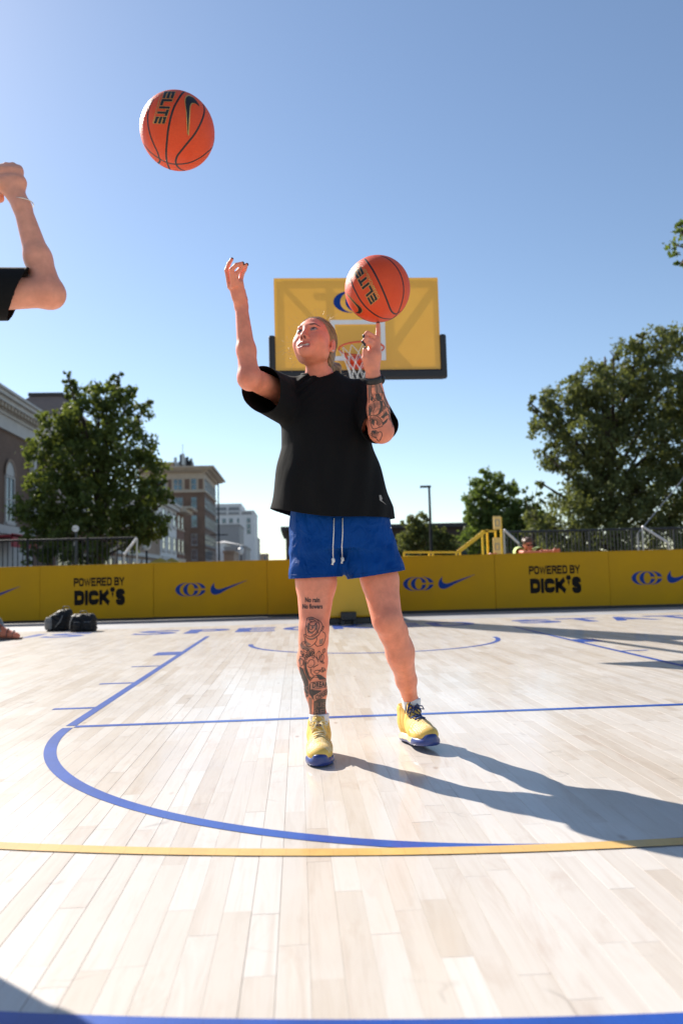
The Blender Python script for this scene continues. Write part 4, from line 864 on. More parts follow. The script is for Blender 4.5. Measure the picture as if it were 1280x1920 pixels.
for pts in (([626,972],[625.5,1000],[624,1025],[622.5,1046]), ([642,972],[642,1000],[640.5,1025],[639,1044])):
    P = [hit(x, y, KB, .006) for x, y in pts]; P = [p for p in P if p is not None]
    cd = MB(base).tube(P, .0034, 6, flat=.6).build('drawstring', 'cord_white', shorts, smooth=True); e = P[-1]
    MB(base).tube([e, e + [0,-.001,-.006], e + [.001,0,-.013], e + [-.002,0,-.019], e + [-.004,0,-.026]], [.0035,.0068,.0066,.0036,.0050], 8).build('knot', 'cord_white', cd, smooth=True)
lg = Ink(KB); V2, T2 = SWOOSH2d(); lg.tris(V2*[9, -4.2] + [730.5, 991], T2, .0025); lg.build('printed_logo', 'print_white', shorts)
for X0, X1, Yh, drop in ((546, 636, 1078, 0), (656, 758, 1079, -15)):        # stitched hem line
    P = [hit(X0 + (X1-X0)*k/16, Yh + drop*k/16, KB, .0015) for k in range(17)]; P = [p for p in P if p is not None]
    MB(base).tube(P, .0009, 4).build('hem_stitch', 'shorts_blue', shorts)

# socks and shoes
def sock(A, name='sock'):
    d = np.array([0, 0, 1.]); sp = [('+', LOFT([(A[2]-.075, A[0], A[1]-.004, .031, .038, 2), (A[2]-.035, A[0], A[1], .034, .040, 2), (A[2]+.010, A[0]+.000, A[1], .0385, .0405, 2), (A[2]+.016, A[0], A[1], .0375, .0395, 2)], lambda P: .0005*np.sin(np.arctan2(P[:,1]-A[1], P[:,0]-A[0])*56)), 0)]
    v, f = surface(sp, .0030, A - .13, A + .13); return skin_obj(name, relax(v, f, 1, .3), f, 'sock_white', player, base)
sock(A_R + np.array([.003, -.002, -.006])); sock(A_L + np.array([.001, -.004, .0]))
def shoe(heel, toe, pitch, roll, lace, lab):
    heel = np.asarray(heel, float); f0 = np.array([toe[0]-heel[0], toe[1]-heel[1], 0.]); Ls = np.linalg.norm(f0)/.290; f0 /= np.linalg.norm(f0)
    rt = np.array([-f0[1], f0[0], 0.])*-1.0; up = np.array([0, 0, 1.]); f1 = f0*math.cos(pitch) + up*math.sin(pitch); u1 = -f0*math.sin(pitch) + up*math.cos(pitch)
    M = np.stack([rt, f1, u1], 1); w = lambda x, y, z: heel + M@(np.array([x, y, z])*Ls); e = lambda c, r: EL(w(*c), np.array(r)*Ls, M); c = lambda a, b, ra, rb: RC(w(*a), w(*b), ra*Ls, rb*Ls)
    half = type('H', (), {'__init__': lambda s, p, n: s.__dict__.update(p=p, n=n), '__call__': lambda s, P: (P - s.p.astype(np.float32))@s.n.astype(np.float32)})
    up_ = [('+', e((0,.055,.058), (.036,.052,.052)), 0), ('+', c((0,.070,.064), (0,.165,.052), .040, .037), .03), ('+', e((0,.215,.036), (.0475,.066,.036)), .03), ('+', e((0,.165,.045), (.045,.06,.036)), .02), ('+', c((0,.060,.085), (0,.050,.112), .0415, .042), .02),
           ('+', c((-.014,.118,.098), (-.012,.103,.136), .013, .010), .02), ('+', c((.014,.118,.098), (.012,.103,.136), .013, .010), .02), ('-', c((0,.058,.10), (0,.050,.19), .0335, .037), .005), ('-', half(w(0,0,.013), u1), .002)]
    v, f = surface(up_, .0030, heel + np.array([-.16,-.34,-.05]), heel + np.array([.20,.08,.23])); v = relax(v, f, 1, .3)
    L = (v - heel)@M/Ls; tn = np.tile((.80, .52, .115), (len(v), 1)); 
    mesh_z = (L[:,1] > .185) & (L[:,1] < .262) & (L[:,2] > .042); dots = (np.sin(L[:,0]*1100) + np.sin(L[:,1]*1100)) > .3; tn[mesh_z & dots] = (.88,.78,.50); tn[mesh_z & ~dots] = (.72,.46,.10)
    side = (np.abs(L[:,0]) > .026) & (L[:,1] > .03) & (L[:,1] < .2) & (L[:,2] > .03) & (np.sin(L[:,1]*330 + L[:,2]*90) > .55); tn[side] = (.62,.34,.04)
    tn[(L[:,2] > .10) & (np.abs(L[:,0]) < .025) & (L[:,1] < .09)] = (.80,.62,.25)
    o = skin_obj('shoe', v, f, 'shoe_tint', player, base, tn)
    # sole: outline swept up the side, toe bumper in blue
    so = [('+', e((0,.066,.012), (.0420,.066,.030)), 0), ('+', e((0,.205,.012), (.0530,.084,.030)), .02), ('+', c((0,.07,.010), (0,.2,.010), .036, .044), .015), ('+', e((0,.268,.030), (.026,.020,.017)), .012), ('-', half(w(0,0,.0305 ), -u1), .003) , ('-', half(w(0,0,.0), u1), .002)]
    so[4] = ('-', type('T', (), {'__call__': lambda s, P: -(((P - heel.astype(np.float32))@M.astype(np.float32)/Ls)[:, 2] - np.interp(((P - heel.astype(np.float32))@M.astype(np.float32)/Ls)[:, 1], [0, .05, .15, .24, .262, .30], [.042, .034, .026, .028, .040, .046])).astype(np.float32)*Ls})(), .003)
    v, f = surface(so, .0030, heel + np.array([-.16,-.34,-.05]), heel + np.array([.20,.08,.15])); v = relax(v, f, 1, .3); L = (v - heel)@M/Ls
    tn = np.tile((.80,.60,.26), (len(v), 1)); tn[(L[:,1] > .205 + .35*np.maximum(0, L[:,2]-.012)) | (L[:,2] < .010)] = (.022,.045,.21); tn[(np.abs(L[:,1]-.1) < .04) & (L[:,2] > .012)] = (.82,.70,.42)
    skin_obj('sole', v, f, 'sole_rubber', o, base, tn)
    B = BVHTree.FromPolygons([tuple(q) for q in (np.array([tuple(x.co) for x in o.data.vertices]) + base)], [tuple(p.vertices) for p in o.data.polygons])
    def on(x, y, lift=.002):
        p = w(x, y, .30); h = B.ray_cast(Vector(tuple(p)), Vector(tuple(-u1))); q = np.array(h[0]) if h[0] else w(x, y, .06); return q + u1*lift
    for k in range(6):
        y = .182 - k*.0145; ww = .021 + .0015*k; z = [(t/6*2-1)*ww for t in range(7)]
        MB(base).tube([on(x, y + .004*math.sin(x*60 + k) + (.010*(x/ww) if k % 2 else -.010*(x/ww)), .0022) for x in z], .0031, 6, flat=.6).build('lace', lace, o, smooth=True)
        MB(base).tube([on(x, y - .002 + (-.011*(x/ww) if k % 2 else .011*(x/ww)), .0046) for x in z], .0029, 6, flat=.6).build('lace', lace, o, smooth=True)
    K0 = on(0, .124, .008)
    for q in (-1, 1):
        MB(base).tube([K0 + M@np.array(p) for p in ((0,0,0),(q*.014,.006,.010),(q*.030,.010,.008),(q*.034,.016,-.004),(q*.020,.016,-.002),(q*.004,.004,.002))], .0026, 6).build('lace', lace, o, smooth=True)
        MB(base).tube([K0 + M@np.array(p) for p in ((0,0,0),(q*.010,.016,.004),(q*.016,.034,-.010))], .0026, 6).build('lace', lace, o, smooth=True)
    tg = Ink(B); V2, T2 = CC2d(); P3 = [on((x-.5)*.026, .116 - .0*y, .0) for x, y in V2]
    nrm = M@np.array([0, .94, .34]); ctr = w(0, .1265, .121); flat = [ctr + M@(np.array([(x-.5)*.027, -(y-.5)*.006, (y-.5)*.017])*Ls) + nrm*.0035 for x, y in V2]
    obj('printed_logo', pmesh('logo', np.array(flat) - base, T2), 'print_blue', o)
    return o
tint_mat('shoe_tint', 0.7)
shoe((-.688, -4.872, .0), (-.692, -5.158, .0), math.radians(1.0), 0, 'lace_cream', '')
hL, tL = on_ground(759, 1384), on_ground(820, 1407, .022); shoe(hL + np.array([0, 0, .001]), hL + (tL - hL)*(.303/np.linalg.norm(tL - hL)), math.radians(5.0), 0, 'lace_navy', '')
# watch
ua = (E_L - W_L)/np.linalg.norm(E_L - W_L); wc = at(700.5, 712, -5.222); sx = np.cross(ua, [0, -1, 0]); sx /= np.linalg.norm(sx); sy = np.cross(sx, ua)
wt = []; wf = []
for k in range(32):
    a = 2*math.pi*k/32; d = math.cos(a)*sx + math.sin(a)*sy
    for r, h in ((.0262,-.012),(.0292,-.011),(.0292,.011),(.0262,.012)): wt.append(wc + d*r + ua*h)
for k in range(32):
    for j in range(4): wf.append((k*4+j, k*4+(j+1) % 4, ((k+1) % 32)*4+(j+1) % 4, ((k+1) % 32)*4+j))
watch = obj('watch', pmesh('watch', np.array(wt) - base, wf), 'watch_black', player, smooth=True)
rgt = sx if sx[0] > 0 else -sx; rgt = rgt*.85 + np.array([0, .5, 0]); rgt /= np.linalg.norm(rgt)
MB(base).tube([wc + rgt*.027, wc + rgt*.034, wc + rgt*.0375], [.0175, .0185, .0165], 20).build('watch_case', 'watch_black', watch)
MB(base).tube([wc + rgt*.0376, wc + rgt*.0392], [.0165, .0150], 20).build('watch_face', 'watch_blue', watch)

# ------------------------------------------------------------------ basketballs
def ball_mat():
    m, n, l, b = new_mat('ball_orange'); mp = coords(n, l); t = noise(n, l, mp, 9, 5, 0.6); r = ramp(n, [(0.3, (0.70, 0.062, 0.010)), (0.7, (0.80, 0.082, 0.014))]); l.new(t.outputs[0], r.inputs[0]); l.new(r.outputs[0], b.inputs['Base Color'])
    v = n.new('ShaderNodeTexVoronoi'); v.inputs['Scale'].default_value = 330; l.new(mp.outputs[0], v.inputs['Vector']); rv = ramp(n, [(0.1, 1), (0.6, 0)]); l.new(v.outputs['Distance'], rv.inputs[0]); bump(n, l, rv.outputs[0], 0.5, 0.0012, b)
    b.inputs['Roughness'].default_value = 0.5; b.inputs['Specular IOR Level'].default_value = 0.4
ball_mat()
simple('ball_black', (0.012, 0.010, 0.010), 0.5, 0.2, 30)
simple('ball_gold', (0.60, 0.36, 0.10), 0.35, 0.1, 30, metal=0.4)
def ball(c, r, seams, marks, label):
    c = np.asarray(c); o = empty('basketball', c - [0, 0, r], label, 'ball', 'orange basketballs in the air'); b0 = c - [0, 0, r]
    bm = bmesh.new(); bmesh.ops.create_uvsphere(bm, u_segments=72, v_segments=48, radius=r); me = bpy.data.meshes.new('ball'); bm.to_mesh(me); bm.free()
    skin_ = obj('cover', me, 'ball_orange', o, (0, 0, r), smooth=True)
    def sp(x, y, off):
        d = ray(x, y); d = d/np.linalg.norm(d); oc = CAM - c; bq = oc@d; disc = bq*bq - (oc@oc - r*r)
        n = (CAM + d*(-bq - math.sqrt(max(disc, 0))) - c); return n/np.linalg.norm(n)*(r + off)
    def seam_mesh(N, w=.0031, off=.0005):
        Q = [];
        for i in range(len(N)-1):
            for k in range(5):
                a, b_, c_, d_ = N[max(i-1,0)], N[i], N[i+1], N[min(i+2,len(N)-1)]; t = k/5; Q.append(.5*((2*b_) + (c_-a)*t + (2*a-5*b_+4*c_-d_)*t*t + (3*b_-a-3*c_+d_)*t**3))
        Q.append(N[-1]); Q = np.array(Q); Q /= np.linalg.norm(Q, axis=1)[:, None]; T = np.gradient(Q, axis=0); W = np.cross(T, Q); W /= np.linalg.norm(W, axis=1)[:, None] + 1e-9
        rows = [(Q + W*(s*w/r))*1.0 for s in (-1, -.5, 0, .5, 1)]; rad = [r + .0001, r + off, r + off*.6, r + off, r + .0001]; v = np.vstack([q/np.linalg.norm(q, axis=1)[:, None]*R_ for q, R_ in zip(rows, rad)]); n = len(Q)
        return v, [(j*n+i, j*n+i+1, (j+1)*n+i+1, (j+1)*n+i) for j in range(4) for i in range(n-1)]
    for s in seams:
        N = np.array([sp(x, y, 0)/r for x, y in s])
        for q in (1, -1):
            v, f = seam_mesh(N*q); obj('seam', pmesh('seam', v, f), 'ball_black', skin_, smooth=True)
    for (V2, T2), og, ex, ey, mat, off in marks:
        P2 = np.array(og) + V2[:, :1]*np.array(ex) + V2[:, 1:2]*np.array(ey); P2, T2 = refine2d(P2, T2, 2.5); obj('printed_mark', pmesh('mark', np.array([sp(x, y, off) for x, y in P2]), T2), mat, skin_, smooth=True)
    return o
z1 = lambda *p: [(250 + x/7.53, 160 + y/7.53) for x, y in p]; z2 = lambda *p: [(640 + x/9.143, 470 + y/9.143) for x, y in p]
B2 = at(707.4, 542, -5.192); RB = .1185
tv_, tt_, _ = text2d('CHAMPIONSHIP', .01)
def marks_for(elite_o, elite_x, elite_y, ch_o, ch_x, ch_y, sw_o, sw_x, sw_y):
    return [(ELITE2d(.060), elite_o, elite_x, elite_y, 'ball_gold', .0005), (ELITE2d(.018), elite_o, elite_x, elite_y, 'ball_black', .0009), ((tv_, tt_), ch_o, ch_x, ch_y, 'ball_gold', .0007), (SWOOSH2d(.09), sw_o, sw_x, sw_y, 'ball_gold', .0005), (SWOOSH2d(), sw_o, sw_x, sw_y, 'ball_black', .0009)]
v_ = lambda a, b: (b[0]-a[0], b[1]-a[1])
def zv(z, a): q = z((0, 0))[0]; p = z(a)[0]; return (p[0]-q[0], p[1]-q[1])
m2 = marks_for(z2((500,925))[0], v_(z2((500,925))[0], z2((215,375))[0]), v_(z2((500,925))[0], z2((615,830))[0]), z2((622,825))[0], v_(z2((622,825))[0], z2((375,320))[0]), v_(z2((622,825))[0], z2((660,800))[0]), z2((367,1048))[0], zv(z2, (-172,-383)), zv(z2, (-117,61)))
# reading direction runs up-left; letters' tops point down-left, so swap top and bottom of the text block
def flip(m): V2, T2 = m[0]; return ((V2, T2), (m[1][0]+m[3][0], m[1][1]+m[3][1]), m[2], (-m[3][0], -m[3][1]), m[4], m[5])
m2 = [flip(q) for q in m2[:3]] + m2[3:]
ball(B2, RB, [z2((395,140),(455,210),(540,340),(620,490),(690,640),(750,780),(800,910),(840,1010),(880,1065),(930,1085),(970,1065),(1010,1035)), z2((670,88),(780,130),(880,210),(960,310),(1020,430),(1055,560),(1065,690),(1045,840),(1010,960),(960,1070),(890,1150),(800,1210),(730,1235)), z2((165,330),(155,420),(165,510),(190,590),(250,720),(330,860),(430,980),(550,1080),(680,1150),(800,1170),(880,1160),(960,1130),(1060,1060),(1130,960)), z2((195,1040),(300,1130),(420,1195),(560,1228),(660,1228),(740,1222))], m2, 'orange basketball balanced on the raised fingertip in front of the backboard')
B1 = at(333, 246, -5.50)
m1 = [(ELITE2d(.035), z1((300,540))[0], v_(z1((300,540))[0], z1((470,90))[0]), v_(z1((300,540))[0], z1((437,540))[0]), 'ball_gold', .0005)]
def blk(o, xe, ye): return z1(o)[0], v_(z1(o)[0], z1(xe)[0]), v_(z1(o)[0], z1(ye)[0])
m1 = []
for mk_, mt_, of_ in ((ELITE2d(.060), 'ball_gold', .0005), (ELITE2d(.018), 'ball_black', .0009)): m1.append((mk_, *blk((590,95), (440,540), (445,90)), mt_, of_))
m1 = [((q[0][0]*[1,-1] + [0,1], q[0][1]), *q[1:]) for q in m1]
m1.append(((tv_*[1,-1] + [0,1], tt_), *blk((405,110), (288,540), (385,108)), 'ball_gold', .0007))
for mk_, mt_, of_ in ((SWOOSH2d(.09), 'ball_gold', .0005), (SWOOSH2d(), 'ball_black', .0009)): m1.append((mk_, z1((770,126))[0], zv(z1, (-203+215,439+120)) if False else zv(z1, (-203,439)), zv(z1, (207,139)), mt_, of_))
ball(B1, RB, [z1((720,92),(640,190),(580,300),(530,450),(495,620),(475,800),(465,950),(475,1080),(500,1150),(525,1192)), z1((290,190),(240,280),(208,400),(208,530),(240,700),(290,830),(340,940),(370,1030),(375,1075),(350,1100)), z1((985,265),(1005,340),(985,450),(930,580),(850,710),(760,820),(680,920),(620,1000),(600,1080),(620,1140),(670,1185),(730,1205)), z1((150,830),(230,930),(330,1010),(430,1070),(530,1105),(650,1112),(800,1090),(930,1030),(1050,940),(1130,840),(1160,740))], m1, 'orange basketball flying high against the blue sky at upper left')
# ------------------------------------------------------------------ other people
def humanoid(J, r=1.0, fine=0.006, face=True, head=None, extra=()):
    """body as one skin: J joints, head = (O, R, F, U, scale)"""
    P = head_prims(*head[:4], head[4]) if head else []
    if head: P += [('+', RC(head[0] - head[3]*.05 - head[2]*.015, J['neck'], .050*r, .056*r), .02)]
    P += [('+', RC(J['neck'], J['chest'], .06*r, .11*r), .05), ('+', EL(J['chest'], (.145*r, .105*r, .17*r)), .05), ('+', RC(J['chest'], J['pelvis'], .115*r, .125*r), .06)]
    for s in 'RL':
        P += [('+', RC(J['chest'] + np.array([0, 0, .10]), J['sho'+s], .06*r, .056*r), .04), ('+', RC(J['sho'+s], J['elb'+s], .054*r, .043*r), .02), ('+', RC(J['elb'+s], J['elb'+s]*.6 + J['wri'+s]*.4, .043*r, .039*r), .02), ('+', RC(J['elb'+s]*.6 + J['wri'+s]*.4, J['wri'+s], .038*r, .0265*r), .02)]
        d = J['wri'+s] - J['elb'+s]; d = d/np.linalg.norm(d)
        if 'hand'+s not in J:
            a = np.cross(d, [0, 1, 0]); a = a/(np.linalg.norm(a) + 1e-9); P += [('+', EL(J['wri'+s] + d*.045, (.030*r, .030*r, .042*r)), .015)]
            for k in range(4): q = J['wri'+s] + d*.075 + a*(k-1.5)*.017; P += [('+', RC(q, q + d*.04 + np.array([0,-.006,0]), .0085, .0078), .006), ('+', RC(q + d*.04 + np.array([0,-.006,0]), q + d*.066 + np.array([0,-.02,0]), .0078, .006), .002)]
            q = J['wri'+s] + d*.03 + a*.03; P += [('+', RC(q, q + d*.04 + a*.02, .011, .008), .008)]
        P += [('+', RC(J['hip'+s], J['kne'+s], .088*r, .060*r), .03), ('+', RC(J['kne'+s], J['kne'+s]*.65 + J['ank'+s]*.35 + np.array([0, .01, 0]), .056*r, .056*r), .03), ('+', RC(J['kne'+s]*.65 + J['ank'+s]*.35, J['ank'+s], .052*r, .036*r), .03), ('+', RC(J['ank'+s], J['toe'+s], .036*r, .028*r), .02)]
    P += list(extra)
    A = np.array([v for v in J.values()] + ([head[0]] if head else [])); V, F = surface(P, fine, A.min(0) - .24, A.max(0) + .24); V, F = main_piece(V, F); return relax(V, F, 1, .4), F
cloth_mat('tee_lime', (0.62, 0.78, 0.28), 500, 0.85); cloth_mat('trouser_dark', (0.018, 0.018, 0.022), 500, 0.85); cloth_mat('denim_light', (0.50, 0.66, 0.76), 500, 0.85, 0.1, 0.5, (20, 20, 12)); cloth_mat('sandal_brown', (0.10, 0.05, 0.03), 300, 0.6); cloth_mat('trainer_white', (0.7, 0.7, 0.7), 300, 0.6)

# person at the left edge, seen by the raised arm
b1 = np.array([-1.88, -5.88, 0.0]); passer = empty('person', b1, 'person in black T-shirt at left edge with bent arm raised and fist up', 'person')
v3 = lambda *a: np.array(a, float)
J = dict(neck=v3(-1.89,-5.87,1.46), chest=v3(-1.89,-5.87,1.26), pelvis=v3(-1.88,-5.88,.98), shoR=at(-78, 552, -5.86), elbR=at(92, 549, -5.79), wriR=at(42, 388, -5.77), shoL=v3(-2.07,-5.87,1.41), elbL=v3(-2.13,-5.86,1.13), wriL=v3(-2.12,-5.78,.89), hipR=v3(-1.86,-5.88,.90), kneR=v3(-1.94,-5.90,.50), ankR=v3(-1.95,-5.92,.08), hipL=v3(-1.97,-5.88,.90), kneL=v3(-2.0,-5.88,.50), ankL=v3(-2.03,-5.90,.08), toeR=v3(-1.93,-5.74,.035), toeL=v3(-2.05,-5.72,.035), handR=v3(0,0,0))
del J['handR']; J2 = dict(J); J2['handR'] = J['wriR']
hx = [('+', RC(J['wriR'], at(22, 350, -5.76), .0235, .030), .015), ('+', RC(at(8, 345, -5.765), at(36, 342, -5.765), .024, .022), .015), ('+', RC(at(0, 322, -5.76), at(34, 322, -5.76), .0185, .0165), .012)]
for x, y in ((2, 314), (13, 311), (25, 311), (36, 316)): hx += [('+', RC(at(x, y + 14, -5.765), at(x, y, -5.755), .0105, .0105), .006), ('+', RC(at(x, y, -5.755), at(x - 1, y + 6, -5.70), .0105, .0095), .002), ('+', RC(at(x - 1, y + 6, -5.70), at(x - 1, y + 26, -5.70), .0092, .0085), .002)]
hx += [('+', RC(at(0, 372, -5.74), at(-8, 335, -5.70), .013, .010), .008), ('+', EL(J['elbR'] + v3(.006, .0, -.006), (.033, .034, .033)), .02)]
Rp = v3(.95, .30, 0); Rp /= np.linalg.norm(Rp); Fp = v3(-.30, .95, 0); Fp /= np.linalg.norm(Fp)
Vp, Fp_ = humanoid(J2, .90, .0048, head=(v3(-1.90,-5.84,1.62), Rp, Fp, v3(0,0,1.), 1.0), extra=hx)
tp = np.tile(SKIN*np.array((1.0,1.25,1.35)), (len(Vp), 1)); tp *= 1 + .05*vnoise(Vp, 40, 2)[:, None]; head_tint(Vp, tp, v3(-1.90,-5.84,1.62), Rp, Fp, v3(0,0,1.))
w_ = np.exp(-np.sum((Vp - J['elbR'])**2, 1)/.07**2)[:, None]*.4; tp = tp*(1 - w_) + np.array((.66,.22,.14))*w_
skin_obj('body', Vp, Fp_, 'skin', passer, b1, tp)
hv, hf = surface([('+', EL((-1.90,-5.86,1.66), (.080,.10,.092)), 0), ('+', EL((-1.87,-5.93,1.56), (.05,.05,.10)), .03)], .006, v3(-2.1,-6.1,1.3), v3(-1.7,-5.7,1.85)); skin_obj('hair', hv, hf, 'hair_brown', passer, b1)
us = (J['elbR'] - J['shoR']); us /= np.linalg.norm(us); ct = at(46, 522, -5.82)
tee2 = [('+', LOFT([(.80,-1.965,-5.92,.160,.13,2.0),(1.05,-1.935,-5.90,.170,.135,2.1),(1.27,-1.89,-5.87,.19,.135,2.3),(1.38,-1.89,-5.87,.17,.115,2.2),(1.45,-1.89,-5.87,.11,.08,2.0),(1.49,-1.89,-5.87,.062,.06,2.0)]), 0), ('+', RC((-1.82,-5.87,1.385), J['shoR'], .066, .068), .03), ('+', RC(J['shoR'], J['shoR'] + us*.34 + v3(0,0,-.006), .068, .070), .02), ('+', RC((-1.96,-5.87,1.385), J['shoL'], .064, .07), .03), ('+', RC(J['shoL'], J['elbL'], .070, .076), .02)]
uz = (J['elbL'] - J['shoL']); uz /= np.linalg.norm(uz)
def cut2(P):
    P4 = P.astype(np.float32); tb = tee2[0][1](P4); hem = .88 - P[:, 2]; dn = np.linalg.norm((P - J['neck'])*[1,1,0], axis=1); nk = np.where(P[:, 2] > 1.38, .07 - dn, -1.)
    a = np.where(tee2[2][1](P4) < tb, (P - ct)@(us + v3(.0,0,-.5)), -1.); b = np.where(tee2[4][1](P4) < tb, (P - (J['shoL'] + uz*.24))@uz, -1.); return np.maximum(np.maximum(hem, nk), np.maximum(a, b))
tv, tf = surface(tee2, .0055, v3(-2.3,-6.1,.78), v3(-1.30,-5.6,1.58)); tv, tf = trim(relax(tv, tf, 1, .4), tf, cut2); tv, tf = main_piece(tv, tf); skin_obj('t_shirt', tv, tf, 'tee_black', passer, b1, solid=.003)
sp = [('+', LOFT([(.80,-1.93,-5.88,.160,.125,2.2),(1.02,-1.89,-5.88,.160,.120,2.2)]), 0), ('+', RC((-1.84,-5.88,.88), (-1.895,-5.895,.60), .095, .080), .02), ('+', RC((-1.97,-5.88,.88), (-2.0,-5.88,.60), .105, .110), .02)]
tv, tf = surface(sp, .006, v3(-2.2,-6.1,.45), v3(-1.6,-5.6,1.1)); tv, tf = trim(relax(tv, tf, 1, .4), tf, lambda P: .655 - P[:, 2]); skin_obj('shorts', tv, tf, 'trouser_dark', passer, b1, solid=.003)
for a, t in ((J['ankR'], J['toeR']), (J['ankL'], J['toeL'])):
    v, f = surface([('+', RC(a + v3(0,-.03,-.03), t, .045, .036), 0), ('+', RC(a + v3(0,-.01,.0), a + v3(0,-.01,-.05), .043, .045), .02), ('-', type('G', (), {'__call__': lambda s, P: P[:, 2] - .004})(), .002)], .006, a - .2, a + .35); skin_obj('shoe', v, f, 'trainer_white', passer, b1)
br = at(42, 381, -5.765); ax_ = J['wriR'] - J['elbR']; ax_ /= np.linalg.norm(ax_); bx_ = np.cross(ax_, [0, 1, 0]); bx_ /= np.linalg.norm(bx_); by_ = np.cross(ax_, bx_)
MB(b1).tube([br + (bx_*math.cos(a) + by_*math.sin(a))*.0285 + ax_*(.010*math.cos(a)) for a in np.linspace(0, 2*math.pi, 40)], .0016, 6, cap=False).build('bracelet', 'silver', passer)

# spectator leaning on the hoarding
sp0 = at(993, 1026, 5.62); b2 = v3(sp0[0], 6.1, 0.0); fan = empty('person', b2, 'person in lime shirt and sunglasses leaning on the gold barrier', 'person')
hc = sp0 + v3(0, .12, .045); zb = BH
e1_, e2_ = at(972, 1046, 5.35), at(1022, 1046, 5.35)
J = dict(neck=hc + v3(0,.04,-.12), chest=hc + v3(0,.13,-.30), pelvis=v3(b2[0], 6.25, .52), shoR=hc + v3(-.17,.02,-.125), elbR=v3(hc[0]-.17, 5.40, zb+.030), wriR=v3(hc[0]+.06, 5.33, zb+.030), shoL=hc + v3(.18,.02,-.135), elbL=v3(hc[0]+.20, 5.42, zb+.035), wriL=v3(hc[0]+.30, 5.34, zb+.045), hipR=v3(b2[0]-.1, 6.25, .5), kneR=v3(b2[0]-.14, 5.85, .28), ankR=v3(b2[0]-.14, 6.3, .08), hipL=v3(b2[0]+.1, 6.25, .5), kneL=v3(b2[0]+.14, 5.85, .28), ankL=v3(b2[0]+.14, 6.3, .08), toeR=v3(b2[0]-.14, 6.2, .03), toeL=v3(b2[0]+.14, 6.2, .03))
hR = v3(-.98, .17, 0); hR /= np.linalg.norm(hR); hF = v3(.17, -.97, -.18); hF /= np.linalg.norm(hF); hU = np.cross(hR, hF)
Vp, Fq = humanoid(J, .86, .006, head=(hc, hR, hF, hU, 1.0)); tp = np.tile(SKIN*np.array((.62,.56,.55)), (len(Vp), 1)); head_tint(Vp, tp, hc, hR, hF, hU); skin_obj('body', Vp, Fq, 'skin', fan, b2, tp)
tv, tf = surface([('+', RC(J['neck'] + v3(0,.01,-.05), J['chest'], .09, .15), 0), ('+', RC(J['chest'], J['pelvis'], .16, .16), .05), ('+', RC(J['chest'] + v3(0,-.02,.13), J['shoR'], .075, .085), .04), ('+', RC(J['shoR'], J['shoR']*.45 + J['elbR']*.55, .095, .085), .03), ('+', RC(J['chest'] + v3(0,-.02,.13), J['shoL'], .075, .085), .04), ('+', RC(J['shoL'], J['shoL']*.45 + J['elbL']*.55, .095, .085), .03)], .008, J['pelvis'] - .6, hc + .7)
tv, tf = trim(tv, tf, lambda P: np.maximum(.088 - np.linalg.norm((P - J['neck'])*[1,1,.0], axis=1) - 5*(P[:, 2] < J['neck'][2] - .06), .45 - P[:, 2])); skin_obj('t_shirt', tv, tf, 'tee_lime', fan, b2, solid=.003)
tv, tf = surface([('+', RC(J['hipR'], J['kneR'], .11, .085), 0), ('+', RC(J['hipL'], J['kneL'], .11, .085), .02), ('+', RC(J['kneR'], J['ankR'], .08, .06), .02), ('+', RC(J['kneL'], J['ankL'], .08, .06), .02)], .010, J['pelvis'] - .7, J['pelvis'] + .6); skin_obj('trousers', tv, tf, 'trouser_dark', fan, b2)
hM = np.stack([hR, hF, hU], 1); hp_ = [('+', EL(hc + hM@v3(0,-.02,.055), (.086,.098,.080), hM), 0)]; rq = random.Random(4)
for k in range(60): a = rq.uniform(0, 6.28); u = rq.uniform(.0, 1); hp_.append(('+', EL(hc + hM@v3(.085*math.cos(a)*math.sqrt(1-u*u*.8), -.02 + .092*math.sin(a)*math.sqrt(1-u*u*.8), .06 + .075*u), (.018,.018,.018)), .006))
hp_.append(('-', EL(hc + hM@v3(0,.10,-.005), (.075,.07,.062), hM), .01)); v, f = surface(hp_, .006, hc - .2, hc + .2); skin_obj('hair', v, f, 'hair_brown', fan, b2)
mb = MB(b2)
for s in (-1, 1): mb.tube([hc + hM@v3(s*.032,.088,.010), hc + hM@v3(s*.032,.098,.010)], [.024,.022], 14, flat=.75); mb.tube([hc + hM@v3(s*.055,.085,.012), hc + hM@v3(s*.078,-.01,.012)], .0035, 5)
mb.tube([hc + hM@v3(-.012,.1,.014), hc + hM@v3(.012,.1,.014)], .003, 5); mb.build('sunglasses', 'lens_dark', fan)

# seated person at far left: one leg in pale denim and a sandalled foot reach into the picture
b3 = v3(-5.25, 2.05, 0.0); sit = empty('person', b3, 'seated person at far left edge in pale blue trousers and sandals', 'person')
J = dict(neck=v3(-5.42,2.1,.66), chest=v3(-5.38,2.08,.46), pelvis=v3(-5.25,2.05,.14), shoR=v3(-5.42,1.92,.60), elbR=v3(-5.55,1.85,.36), wriR=v3(-5.66,1.9,.12), shoL=v3(-5.42,2.26,.60), elbL=v3(-5.55,2.33,.36), wriL=v3(-5.66,2.3,.12), hipR=v3(-5.2,1.97,.13), kneR=v3(-4.83,1.88,.47), ankR=v3(-4.375,1.80,.125), hipL=v3(-5.2,2.15,.13), kneL=v3(-4.95,2.25,.46), ankL=v3(-4.72,2.22,.09), toeR=v3(-4.16,1.74,.045), toeL=v3(-4.55,2.2,.04))
ft = [('+', RC(J['ankR'] + v3(-.03,0,-.06), J['toeR'] + v3(-.03,0,0), .040, .036), .02)]
for k in range(5): q = J['toeR'] + v3(-.015, (k-2)*.017, -.012); ft.append(('+', RC(q, q + v3(.035 - .006*abs(k-1), -.006, -.008), .011, .009), .004))
